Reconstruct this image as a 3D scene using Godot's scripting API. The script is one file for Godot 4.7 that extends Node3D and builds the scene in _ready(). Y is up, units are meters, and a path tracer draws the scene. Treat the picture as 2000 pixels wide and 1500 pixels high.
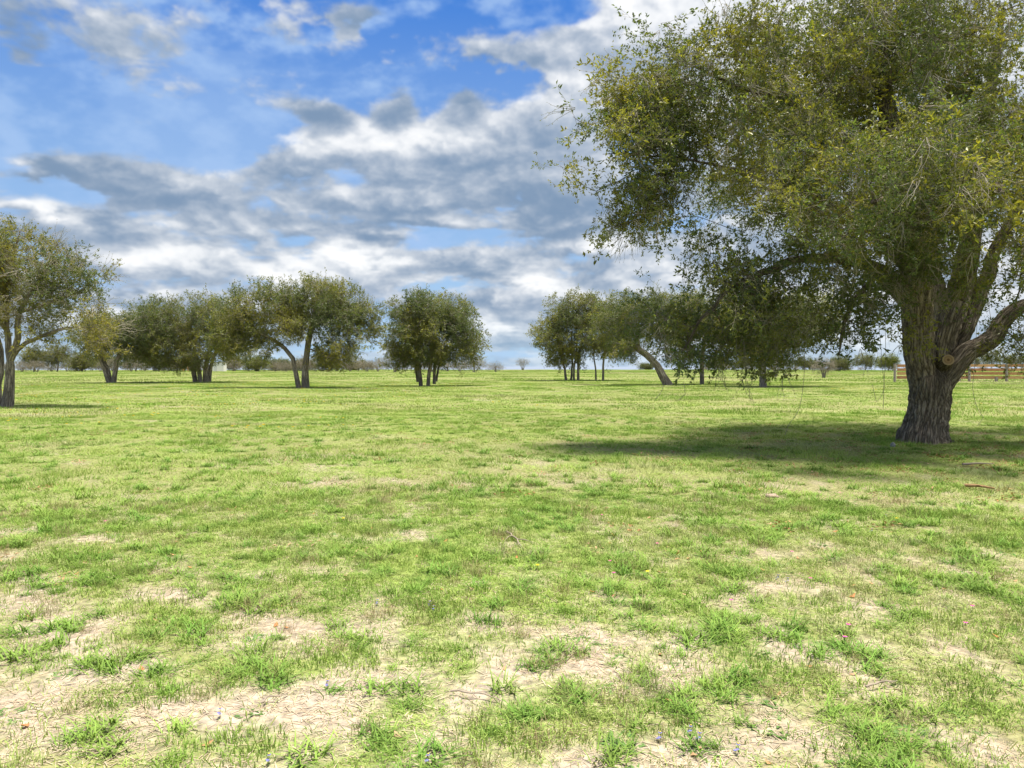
extends Node3D

# ---------------------------------------------------------------- basics
const EYE := 1.6
const FPX := 1459.0
const PITCH := deg_to_rad(1.335)
const EXPOSURE := 2.75
const SUN_TO := Vector3(0.15, 1.0, 0.06)

var names := {}
var hill := FastNoiseLite.new()
var patchy := FastNoiseLite.new()
var patchy2 := FastNoiseLite.new()
var tintn := FastNoiseLite.new()
var M := {}

func numbered(called: String) -> String:
	names[called] = names.get(called, -1) + 1
	return called if names[called] == 0 else "%s_%03d" % [called, names[called]]

func tag(o: Node, label: String, category: String, group := "") -> Node:
	o.set_meta("label", label)
	o.set_meta("category", category)
	if group: o.set_meta("group", group)
	return o

func thing(called: String, label: String, category: String, where: Vector3, group := "") -> Node3D:
	var o := Node3D.new()
	o.name = numbered(called)
	add_child(o)
	o.position = where
	tag(o, label, category, group)
	return o

func part(called: String, mesh: Mesh, mat: Material, parent: Node) -> MeshInstance3D:
	var o := MeshInstance3D.new()
	o.name = called
	o.mesh = mesh
	if mat: o.material_override = mat
	parent.add_child(o, true)
	return o

# point seen at a photograph pixel, at a distance along the view
func at(px: float, py: float, depth: float) -> Vector3:
	var d := Vector3((px - 1000.0) / FPX, (750.0 - py) / FPX, -1.0).rotated(Vector3.RIGHT, -PITCH)
	return Vector3(0, EYE, 0) + d * (depth / -d.z)

func on_ground(px: float, py: float) -> Vector3:
	var d := Vector3((px - 1000.0) / FPX, (750.0 - py) / FPX, -1.0).rotated(Vector3.RIGHT, -PITCH)
	var p := Vector3(0, EYE, 0) + d * (EYE / maxf(-d.y, 0.001))
	p.y = height(p.x, p.z)
	return p

func height(x: float, z: float) -> float:
	var r := sqrt(x * x + z * z)
	var h := hill.get_noise_2d(x, z) * (0.05 * smoothstep(2.0, 12.0, r) + 0.07 * smoothstep(25.0, 90.0, r)) + hill.get_noise_2d(x * 0.25 + 70.0, z * 0.25) * 0.35 * smoothstep(60.0, 220.0, r)
	if r > 380.0:
		h -= (r - 380.0) * (r - 380.0) * 0.00012 if r < 700.0 else 12.3 + (r - 700.0) * 0.03
	return h

# how bare the ground is at a place, 0 (turf) to 1 (open sand)
func bare(x: float, z: float) -> float:
	var r := sqrt(x * x + z * z)
	var n := patchy.get_noise_2d(x, z) * 0.35 + patchy2.get_noise_2d(x * 1.7, z * 1.7) * 0.95
	var b := n - 0.24
	b += 0.36 * exp(-pow((r - 3.6) / 1.3, 2.0))
	b += 0.30 * exp(-(pow((x + 3.0) / 1.6, 2.0) + pow((z + 5.0) / 1.1, 2.0)))
	b += 0.28 * exp(-(pow((x - 0.6) / 1.3, 2.0) + pow((z + 4.3) / 0.5, 2.0)))
	b += 0.25 * exp(-(pow((x - 9.3) / 2.4, 2.0) + pow((z + 14.2) / 0.8, 2.0)))
	b -= 0.25 * smoothstep(9.0, 16.0, r)
	return smoothstep(-0.22, 0.50, b)

func mm(called: String, mesh: Mesh, rows: PackedFloat32Array, parent: Node, stuff := true) -> MultiMeshInstance3D:
	var m := MultiMesh.new()
	m.transform_format = MultiMesh.TRANSFORM_3D
	m.use_colors = true
	m.mesh = mesh
	m.instance_count = rows.size() / 16
	m.buffer = rows
	var o := MultiMeshInstance3D.new()
	o.name = called
	o.multimesh = m
	parent.add_child(o, true)
	if stuff: o.set_meta("kind", "stuff")
	return o

func put(rows: PackedFloat32Array, b: Basis, p: Vector3, c: Color) -> void:
	rows.append_array(PackedFloat32Array([b.x.x, b.y.x, b.z.x, p.x, b.x.y, b.y.y, b.z.y, p.y, b.x.z, b.y.z, b.z.z, p.z, c.r, c.g, c.b, 1.0]))

# a basis whose y axis is dir, spun by a
func facing(dir: Vector3, a: float, s: float) -> Basis:
	var y := dir.normalized()
	var x := y.cross(Vector3(0.31, 0.17, 0.93)).normalized()
	var z := x.cross(y)
	return Basis(x, y, z) * Basis(Vector3.UP, a) * Basis.from_scale(Vector3(s, s, s))

class Build:
	var v := PackedVector3Array()
	var n := PackedVector3Array()
	var c := PackedColorArray()
	var uv := PackedVector2Array()
	var ix := PackedInt32Array()
	func tri(a: Vector3, b: Vector3, d: Vector3, col := Color.WHITE) -> void:
		var nn := (d - a).cross(b - a).normalized()
		var k := v.size()
		v.append_array(PackedVector3Array([a, b, d]))
		n.append_array(PackedVector3Array([nn, nn, nn]))
		c.append_array(PackedColorArray([col, col, col]))
		uv.append_array(PackedVector2Array([Vector2(a.x + a.z, a.y), Vector2(b.x + b.z, b.y), Vector2(d.x + d.z, d.y)]))
		ix.append_array(PackedInt32Array([k, k + 1, k + 2]))
	func quad(a: Vector3, b: Vector3, d: Vector3, e: Vector3, col := Color.WHITE) -> void:
		tri(a, b, d, col)
		tri(a, d, e, col)
	func vert(p: Vector3, nn: Vector3, u: Vector2, col := Color.WHITE) -> int:
		v.append(p); n.append(nn); uv.append(u); c.append(col)
		return v.size() - 1
	# tube through points with radii; sides; uv in metres
	func tube(pts: PackedVector3Array, rad: PackedFloat32Array, sides: int, col := Color.WHITE, ridge := 0.0, cap := false) -> void:
		var k0 := v.size()
		var count := pts.size()
		var x := Vector3.ZERO
		var along := 0.0
		for i in count:
			var t := (pts[mini(i + 1, count - 1)] - pts[maxi(i - 1, 0)]).normalized()
			if i == 0:
				x = t.cross(Vector3(0.12, 0.05, 0.99) if absf(t.z) < 0.9 else Vector3.RIGHT).normalized()
			else:
				x = (x - t * x.dot(t)).normalized()
				along += pts[i].distance_to(pts[i - 1])
			var z := x.cross(t)
			for s in sides + 1:
				var a := TAU * s / sides
				var d := x * cos(a) + z * sin(a)
				var rr := rad[i]
				if ridge > 0.0:
					rr *= 1.0 + ridge * (sin(a * 5.0 + along * 0.7) * 0.5 + sin(a * 3.0 - along * 0.9 + 1.0) * 0.6 + sin(a * 9.0 + along * 2.3) * 0.25)
				vert(pts[i] + d * rr, d, Vector2(a * maxf(rad[0], 0.02), along), col)
		for i in count - 1:
			for s in sides:
				var a := k0 + i * (sides + 1) + s
				var b := a + sides + 1
				ix.append_array(PackedInt32Array([a, a + 1, b, a + 1, b + 1, b]))
		if cap:
			for e in 2:
				var i0 := k0 if e == 0 else k0 + (count - 1) * (sides + 1)
				var ct := vert(pts[0] if e == 0 else pts[count - 1], (pts[0] - pts[1]).normalized() if e == 0 else (pts[count - 1] - pts[count - 2]).normalized(), Vector2.ZERO, col)
				for s in sides:
					if e == 0: ix.append_array(PackedInt32Array([ct, i0 + s + 1, i0 + s]))
					else: ix.append_array(PackedInt32Array([ct, i0 + s, i0 + s + 1]))
	# a thick stem with furrowed bark: rings every few centimetres
	func stem(pts: PackedVector3Array, rad: PackedFloat32Array, sides: int, deep: float, noise: FastNoiseLite) -> void:
		var fine := PackedVector3Array()
		var rr := PackedFloat32Array()
		for i in pts.size() - 1:
			var m := maxi(1, int(pts[i].distance_to(pts[i + 1]) / 0.045))
			for k in m:
				var t := float(k) / m
				fine.append(pts[i].cubic_interpolate(pts[i + 1], pts[maxi(i - 1, 0)], pts[mini(i + 2, pts.size() - 1)], t))
				rr.append(lerpf(rad[i], rad[i + 1], t))
		fine.append(pts[-1])
		rr.append(rad[-1])
		var k0 := v.size()
		var count := fine.size()
		var x := Vector3.ZERO
		var along := 0.0
		var ring := sides + 1
		for i in count:
			var t := (fine[mini(i + 2, count - 1)] - fine[maxi(i - 2, 0)]).normalized()
			if i < 3 and fine[0].y < 0.1: t = Vector3.UP
			if i == 0: x = t.cross(Vector3(0.12, 0.05, 0.99)).normalized()
			else:
				x = (x - t * x.dot(t)).normalized()
				along += fine[i].distance_to(fine[i - 1])
			var z := x.cross(t)
			for s in ring:
				var a := TAU * (s % sides) / sides
				var d := x * cos(a) + z * sin(a)
				var w := noise.get_noise_3d(d.x * rr[i] * 9.0, along * 2.2, d.z * rr[i] * 9.0)
				var f := noise.get_noise_3d(d.x * rr[i] * 19.0 + w * 1.2, along * 4.0 + w, d.z * rr[i] * 19.0)
				var g := 1.0 - absf(f) * 2.6
				var wide := 1.0 + (0.30 * pow(1.0 - clampf(along / 0.75, 0.0, 1.0), 2.0) * (0.35 + 0.65 * maxf(0.0, sin(a * 4.0 + 0.6) + 0.5 * sin(a * 7.0))) if fine[0].y < 0.1 else 0.0) + 0.05 * sin(a * 3.0 - along * 0.9 + 1.0) + 0.035 * sin(a * 5.0 + along * 0.7)
				vert(fine[i] + d * (rr[i] * wide - deep * maxf(g, -0.3) + deep * 0.4), d, Vector2(a * rad[0], along))
		for i in count - 1:
			for s in sides:
				var a := k0 + i * ring + s
				var b := a + ring
				ix.append_array(PackedInt32Array([a, a + 1, b, a + 1, b + 1, b]))
		# normals from the faces
		for i in count:
			for s in ring:
				var i0 := maxi(i - 1, 0)
				var i1 := mini(i + 1, count - 1)
				var s0 := (s - 1 + sides) % sides
				var s1 := (s + 1) % sides
				var du := v[k0 + i * ring + s1] - v[k0 + i * ring + s0]
				var dv := v[k0 + i1 * ring + s] - v[k0 + i0 * ring + s]
				var nn := dv.cross(du).normalized()
				if nn.dot(v[k0 + i * ring + s] - fine[i]) < 0.0: nn = -nn
				n[k0 + i * ring + s] = nn
	func box(lo: Vector3, hi: Vector3, col := Color.WHITE) -> void:
		var p := []
		for k in 8: p.append(Vector3(hi.x if k & 1 else lo.x, hi.y if k & 2 else lo.y, hi.z if k & 4 else lo.z))
		for f in [[0, 1, 3, 2], [5, 4, 6, 7], [4, 0, 2, 6], [1, 5, 7, 3], [2, 3, 7, 6], [4, 5, 1, 0]]:
			quad(p[f[3]], p[f[2]], p[f[1]], p[f[0]], col)
	func done(mesh: ArrayMesh = null, mat: Material = null) -> ArrayMesh:
		if mesh == null: mesh = ArrayMesh.new()
		if v.is_empty(): return mesh
		var arr := []
		arr.resize(Mesh.ARRAY_MAX)
		arr[Mesh.ARRAY_VERTEX] = v
		arr[Mesh.ARRAY_NORMAL] = n
		arr[Mesh.ARRAY_COLOR] = c
		arr[Mesh.ARRAY_TEX_UV] = uv
		arr[Mesh.ARRAY_INDEX] = ix
		mesh.add_surface_from_arrays(Mesh.PRIMITIVE_TRIANGLES, arr)
		if mat: mesh.surface_set_material(mesh.get_surface_count() - 1, mat)
		return mesh

func rngs(k: int) -> RandomNumberGenerator:
	var r := RandomNumberGenerator.new()
	r.seed = k
	return r

func rv(r: RandomNumberGenerator) -> Vector3:
	var z := r.randf_range(-1, 1)
	var a := r.randf() * TAU
	var s := sqrt(1 - z * z)
	return Vector3(cos(a) * s, z, sin(a) * s)

# ---------------------------------------------------------------- sky
const SKY_W := 4096
var sn1 := FastNoiseLite.new()
var sn2 := FastNoiseLite.new()
var sn3 := FastNoiseLite.new()
var sn4 := FastNoiseLite.new()
# clouds: azimuth, elevation, half width, half height (degrees), density, brightness
var clouds := []

func add_cloud(px: float, py: float, w: float, h: float, dens: float, bright: float) -> void:
	var d := at(px, py, 1.0) - Vector3(0, EYE, 0)
	var az := rad_to_deg(atan2(d.x, -d.z))
	var el := rad_to_deg(atan2(d.y, Vector2(d.x, d.z).length()))
	clouds.append([az, el, rad_to_deg(w / FPX), rad_to_deg(h / FPX), dens, bright])

# one row of the sky, from one azimuth to another, `n` pixels
func sky_row(el: float, az0: float, az1: float, n: int) -> PackedFloat32Array:
	var out := PackedFloat32Array()
	out.resize(n * 4)
	var sun := SUN_TO.normalized()
	var close := []
	for cl in clouds:
		if absf(el - cl[1]) < cl[3] * 2.2 + 1.0: close.append(cl)
	for col in n:
		var k := col * 4
		out[k + 3] = 1.0
		if el < -0.6:
			out[k] = 0.64; out[k + 1] = 0.77; out[k + 2] = 0.89
			continue
		var az := lerpf(az0, az1, (col + 0.5) / n)
		var e := maxf(el, 0.0)
		var ar := deg_to_rad(az)
		var er := deg_to_rad(e)
		var d := Vector3(sin(ar) * cos(er), sin(er), -cos(ar) * cos(er))
		# air
		var c := Vector3(0.004, 0.165, 0.68).lerp(Vector3(0.48, 0.71, 0.93), pow(clampf(1.0 - e / 30.0, 0.0, 1.0), 1.0))
		# directions on the flat deck of the cloud layers
		var q := Vector2(d.x, d.z) / (d.y + 0.16)
		# thin high veil, in streaks
		var wv := sn1.get_noise_2d(q.x * 60.0, q.y * 60.0)
		var veil := sn2.get_noise_2d((q.x * 0.8 + q.y * 0.5 + wv * 0.20) * 95.0, (q.y * 0.9 - q.x * 0.6 + wv * 0.25) * 170.0)
		var vf := sn1.get_noise_2d(az * 14.0 + e * 9.0 + 70.0, e * 26.0 - az * 6.0)
		var vk := smoothstep(-0.30, 0.46, veil * 1.2 + 0.62 * vf + 0.13 - 0.26 * smoothstep(15.0, 25.0, e))
		c = c.lerp(Vector3(0.40, 0.585, 0.90), vk * (0.34 + 0.44 * clampf(0.5 + 1.5 * vf + 0.8 * wv, 0.0, 1.0)))
		# heaped clouds
		var f1 := sn1.get_noise_2d(q.x * 100.0 + 300.0, q.y * 150.0)
		var ux := az * 9.0 + wv * 22.0
		var uy := e * 17.0 + f1 * 14.0
		var f2 := sn3.get_noise_2d(ux, uy)
		var f4 := sn4.get_noise_2d(az * 9.0 + f2 * 12.0, e * 15.0 + f1 * 9.0)
		var dens := 0.0
		var lit := 0.0
		var wsum := 0.0001
		for cl in close:
			var dx: float = (az + f1 * 2.6 - cl[0]) / cl[2]
			if absf(dx) > 2.2: continue
			var dy: float = (e + f2 * 1.2 - cl[1]) / cl[3]
			if dy < 0.0: dy *= 1.5
			var g := exp(-(dx * dx + dy * dy) * 1.1)
			dens += g * cl[4]
			var l: float = cl[5] + 0.22 * clampf(dy, -1.2, 1.2)
			lit += g * l
			wsum += g
		var loose := 0.55 * f1 + 0.46 * smoothstep(16.0, 6.0, e) - 0.06 + 0.50 * smoothstep(3.0, 26.0, az) + 0.30 * smoothstep(45.0, 110.0, absf(az)) * smoothstep(60.0, 20.0, e) + 0.42 * smoothstep(28.0, 50.0, e)
		var total := dens * 1.1 + maxf(loose, -0.28) + f2 * 0.44 + f4 * 0.18
		var ca := smoothstep(0.08, 0.42, total)
		if ca > 0.0:
			# sun from above: thin upper edges bright, thick undersides grey
			var f3 := sn3.get_noise_2d(ux + 4.0, uy + 1.0 * 17.0)
			var f5 := sn4.get_noise_2d(az * 9.0 + f2 * 12.0 + 2.0, (e + 0.5) * 15.0 + f1 * 9.0)
			var b := 0.56 + (0.44 + 0.2 * smoothstep(15.0, 8.0, e)) * (f2 - f3) + 0.2 * (f4 - f5) + 0.16 * (0.45 - total) + 0.11 * smoothstep(13.0, 4.0, e) + 0.20 * smoothstep(8.0, 26.0, az) + 0.20 * sn2.get_noise_2d(az * 5.0, e * 21.0)
			b += 1.35 * lit / wsum * clampf(wsum * 1.3, 0.0, 1.0)
			b += 0.30 * smoothstep(0.55, 0.95, d.dot(sun))
			b = clampf(b, 0.0, 1.25) + 1.1 * pow(maxf(d.dot(sun), 0.0), 9.0)
			var grey := Vector3(0.215, 0.315, 0.46)
			var white := Vector3(0.90, 0.92, 0.945)
			var cc := grey.lerp(white, b * b if b < 1.0 else b)
			c = c.lerp(cc, ca * 0.95)
		# haze at the foot of the sky
		c = c.lerp(Vector3(0.50, 0.70, 0.88), 0.42 * smoothstep(5.0, 0.0, e))
		out[k] = c.x; out[k + 1] = c.y; out[k + 2] = c.z
	return out

func make_sky() -> Sky:
	for a in [[sn1, 3, 0.010, 5], [sn2, 11, 0.008, 5], [sn3, 29, 0.012, 6], [sn4, 47, 0.035, 4]]:
		a[0].seed = a[1]
		a[0].noise_type = FastNoiseLite.TYPE_SIMPLEX_SMOOTH
		a[0].frequency = a[2]
		a[0].fractal_octaves = a[3]
		a[0].fractal_gain = 0.56
		a[0].fractal_lacunarity = 2.15
	# the larger clouds in view: px, py, half sizes, density, brightness
	for a in [[300, 372, 135, 40, 0.75, -0.12], [760, 295, 190, 56, 0.9, 0.48], [930, 340, 190, 80, 0.8, -0.02], [560, 330, 110, 46, 0.5, -0.10],
			[620, 235, 60, 36, 0.62, -0.42], [765, 212, 34, 40, 0.7, -0.42], [900, 215, 44, 34, 0.55, -0.34], [1060, 270, 110, 90, 0.8, -0.08],
			[1130, 105, 230, 42, 0.8, -0.10], [1110, 150, 46, 26, 0.5, 0.65], [1330, 40, 150, 80, 0.9, 0.40], [1500, 150, 300, 160, 0.9, 0.35], [700, 40, 60, 26, 0.6, -0.16],
			[300, 515, 90, 44, 0.8, 0.40], [200, 450, 70, 26, 0.5, -0.28], [690, 500, 60, 26, 0.7, 0.40], [620, 462, 40, 20, 0.6, 0.12], [740, 462, 34, 15, 0.5, -0.35],
			[860, 440, 60, 18, 0.6, 0.10], [1070, 440, 80, 30, 0.8, -0.26], [1020, 545, 50, 18, 0.5, 0.40], [900, 520, 110, 24, 0.6, -0.20], [800, 395, 220, 26, 0.6, -0.12],
			[60, 60, 60, 60, 0.3, -0.22], [110, 345, 80, 14, 0.45, -0.32], [20, 400, 60, 16, 0.4, 0.35], [30, 450, 110, 26, 0.5, -0.25], [560, 545, 110, 26, 0.6, 0.30],
			[960, 640, 60, 14, 0.5, 0.34], [960, 585, 120, 18, 0.5, -0.10], [280, 590, 120, 14, 0.5, -0.30], [1150, 480, 80, 24, 0.5, 0.30], [1150, 360, 90, 60, 0.5, 0.0], [240, 640, 60, 24, 0.5, 0.4]]:
		add_cloud(a[0], a[1], a[2], a[3], a[4], a[5])
	# the same sky all round, computed coarsely, and again finely where the picture looks
	var cw := 896
	var data := PackedFloat32Array()
	for row in cw / 2: data.append_array(sky_row(90.0 - (row + 0.5) / (cw / 2.0) * 180.0, -180.0, 180.0, cw))
	var im := Image.create_from_data(cw, cw / 2, false, Image.FORMAT_RGBAF, data.to_byte_array())
	im.resize(SKY_W, SKY_W / 2, Image.INTERPOLATE_BILINEAR)
	var per := SKY_W / 360.0
	var c0 := int((180.0 - 40.0) * per)
	var cn := int(80.0 * per)
	var r0 := int((90.0 - 36.0) * per)
	var rn := int(90.0 * per) - r0
	var fine := PackedFloat32Array()
	for row in range(r0, r0 + rn): fine.append_array(sky_row(90.0 - (row + 0.5) / per, c0 / per - 180.0, (c0 + cn) / per - 180.0, cn))
	im.blit_rect(Image.create_from_data(cn, rn, false, Image.FORMAT_RGBAF, fine.to_byte_array()), Rect2i(0, 0, cn, rn), Vector2i(c0, r0))
	# Godot's panorama starts at -z
	var turned := Image.create(SKY_W, SKY_W / 2, false, Image.FORMAT_RGBAF)
	turned.blit_rect(im, Rect2i(SKY_W / 2, 0, SKY_W / 2, SKY_W / 2), Vector2i.ZERO)
	turned.blit_rect(im, Rect2i(0, 0, SKY_W / 2, SKY_W / 2), Vector2i(SKY_W / 2, 0))
	var pm := PanoramaSkyMaterial.new()
	pm.panorama = ImageTexture.create_from_image(turned)
	var s := Sky.new()
	s.sky_material = pm
	return s

# ---------------------------------------------------------------- materials
func flat(col: Color, rough := 0.85, vcol := false) -> StandardMaterial3D:
	var m := StandardMaterial3D.new()
	m.albedo_color = col.linear_to_srgb()
	m.roughness = rough
	m.metallic_specular = 0.3
	m.vertex_color_use_as_albedo = vcol
	return m

func tex(im: Image) -> ImageTexture:
	return ImageTexture.create_from_image(im)

# bark: furrows along the stem; returns [albedo, height]
func bark_images(dark: Color, light: Color, seed_: int) -> Array:
	var w := 512
	var h := 512
	var n1 := FastNoiseLite.new()
	n1.seed = seed_
	n1.noise_type = FastNoiseLite.TYPE_SIMPLEX
	n1.frequency = 1.0
	n1.fractal_octaves = 3
	var n2 := FastNoiseLite.new()
	n2.seed = seed_ + 1
	n2.noise_type = FastNoiseLite.TYPE_CELLULAR
	n2.cellular_return_type = FastNoiseLite.RETURN_DISTANCE2_SUB
	n2.frequency = 1.0
	var a := Image.create(w, h, false, Image.FORMAT_RGB8)
	var g := Image.create(w, h, false, Image.FORMAT_RGB8)
	for y in h:
		var b := TAU * y / h
		for x in w:
			var u := TAU * x / w
			# a torus in 3D keeps the tile seamless
			var p := Vector3((2.2 + 0.75 * cos(b)) * cos(u), (2.2 + 0.75 * cos(b)) * sin(u), 0.75 * sin(b))
			var wob := n1.get_noise_3dv(p * 1.3)
			var f := n2.get_noise_3dv(p * 0.85 + Vector3(wob, wob, -wob) * 0.16) + 1.0
			var fine := n1.get_noise_3dv(p * 5.0)
			var r := clampf(smoothstep(0.03, 0.42, f) * 0.9 + fine * 0.25, 0.0, 1.0)
			var lich := smoothstep(0.28, 0.55, n1.get_noise_3dv(p * 1.1 + Vector3(9, 2, 4)))
			var c := dark.lerp(light, r).lerp(Color(0.42, 0.43, 0.38), lich * r * 0.35) * (1.0 + fine * 0.25)
			a.set_pixel(x, y, c.linear_to_srgb())
			g.set_pixel(x, y, Color(r, r, r))
	return [tex(a), tex(g)]

func bark(dark: Color, light: Color, seed_: int, su: float, sv: float, relief: float) -> StandardMaterial3D:
	var t := bark_images(dark, light, seed_)
	var m := StandardMaterial3D.new()
	m.albedo_texture = t[0]
	m.heightmap_enabled = true
	m.heightmap_texture = t[1]
	m.heightmap_scale = relief
	m.uv1_scale = Vector3(su, sv, 1)
	m.roughness = 0.95
	m.metallic_specular = 0.25
	return m

func leaf_mat(back: float) -> StandardMaterial3D:
	var m := flat(Color.WHITE, 0.42, true)
	m.metallic_specular = 0.5
	m.backlight_enabled = true
	m.backlight = Color(back, back, back * 0.55)
	m.cull_mode = BaseMaterial3D.CULL_DISABLED
	return m

# ---------------------------------------------------------------- trees
func leaf(b: Build, p: Vector3, dir: Vector3, side: Vector3, l: float, w: float, col: Color) -> void:
	var up := side.cross(dir).normalized()
	var mid := p + dir * l * 0.52
	var tip := p + dir * l - up * l * 0.10
	b.tri(p, mid + side * w * 0.5 + up * w * 0.22, tip, col)
	b.tri(p, tip, mid - side * w * 0.5 + up * w * 0.22, col)

# a leafy twig, one unit long along +y of xf
func add_spray(lb: Build, tb: Build, xf: Transform3D, r: RandomNumberGenerator, leaves: int, ll: float, lw: float, twig_r: float, bend: float) -> void:
	var axes := []
	var main := PackedVector3Array()
	var lean := Vector3(r.randf_range(-1, 1), 0, r.randf_range(-1, 1)).normalized() * bend
	for i in 4:
		var t := i / 3.0
		main.append(xf * (Vector3(0, t, 0) + lean * t * t + rv(r) * 0.04 * t))
	axes.append(main)
	var sc := xf.basis.y.length()
	for k in 6:
		var t := 0.15 + 0.8 * k / 6.0 + r.randf_range(-0.04, 0.04)
		var i := int(t * 3.0)
		var p := main[i].lerp(main[i + 1], t * 3.0 - i)
		var dr := xf.basis * ((rv(r) * Vector3(1, 0.4, 1)).normalized() * 0.8 + Vector3(0, 0.65, 0) + lean * 0.6)
		var ln := r.randf_range(0.28, 0.55) * (1.15 - 0.5 * t)
		axes.append(PackedVector3Array([p, p + dr * ln * 0.5 + rv(r) * 0.03 * sc, p + dr * ln + rv(r) * 0.06 * sc]))
	for k in axes.size():
		var a: PackedVector3Array = axes[k]
		var rad := PackedFloat32Array()
		for i in a.size(): rad.append(twig_r * sc * (1.0 if k == 0 else 0.65) * (1.0 - 0.7 * i / (a.size() - 1.0)))
		tb.tube(a, rad, 3)
	var own := r.randf_range(0.8, 1.2)
	for k in leaves:
		var a: PackedVector3Array = axes[r.randi() % axes.size()]
		var t := sqrt(r.randf_range(0.06, 1.0)) * (a.size() - 1.001)
		var i := int(t)
		var p := a[i].lerp(a[i + 1], t - i)
		var along := (a[i + 1] - a[i]).normalized()
		var dr := (along * 0.55 + rv(r) * 0.9).normalized()
		var sd := dr.cross(rv(r)).normalized()
		var v := r.randf_range(0.55, 1.5) * own
		var warm := r.randf_range(-0.18, 0.12)
		var s := r.randf_range(0.7, 1.25) * sc
		leaf(lb, p, dr, sd, ll * s, lw * s, Color(v * (1.0 + warm), v, v * (1.0 - warm)))

# a bough: several sprays fanned about +y; one unit is one spray's length
func make_bough(r: RandomNumberGenerator, sprays: int, leaves: int, ll: float, lw: float, twig_r: float, bend: float) -> ArrayMesh:
	var lb := Build.new()
	var tb := Build.new()
	for k in sprays:
		var d := Vector3(0, 0.55, 0) + rv(r) * 0.95
		var p := Vector3(0, r.randf_range(-0.65, 0.3), 0) + rv(r) * 0.34 * pow(r.randf(), 0.6)
		add_spray(lb, tb, Transform3D(facing(d, r.randf() * TAU, r.randf_range(0.65, 1.2)), p), r, leaves, ll, lw, twig_r, bend)
	return tb.done(lb.done(null, M.leaf), M.twig)

# bare hanging twigs, one unit long along +y
func make_bare(r: RandomNumberGenerator, twig_r: float) -> ArrayMesh:
	var tb := Build.new()
	var lb := Build.new()
	for k in 5:
		var p := rv(r) * 0.05
		var dr := (Vector3(0, 1, 0) + rv(r) * 0.5).normalized()
		var pts := PackedVector3Array([p])
		var rad := PackedFloat32Array([twig_r])
		for i in 5:
			dr = (dr + rv(r) * 0.35 + Vector3(0, 0.1, 0)).normalized()
			p += dr * 0.2
			pts.append(p)
			rad.append(twig_r * (1.0 - 0.15 * i))
			if i > 1:
				for q in 2: leaf(lb, p, (dr + rv(r)).normalized(), rv(r), 0.05, 0.022, Color(1, 1, 1))
		tb.tube(pts, rad, 3)
	return tb.done(lb.done(null, M.leaf), M.pale_twig)

func spline(p: Array, step: float) -> PackedVector3Array:
	var out := PackedVector3Array()
	for i in p.size() - 1:
		var a: Vector3 = p[maxi(i - 1, 0)]
		var b: Vector3 = p[i]
		var c: Vector3 = p[i + 1]
		var d: Vector3 = p[mini(i + 2, p.size() - 1)]
		var n := maxi(1, int(b.distance_to(c) / step))
		for k in n: out.append(b.cubic_interpolate(c, a, d, float(k) / n))
	out.append(p[-1])
	return out

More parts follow.
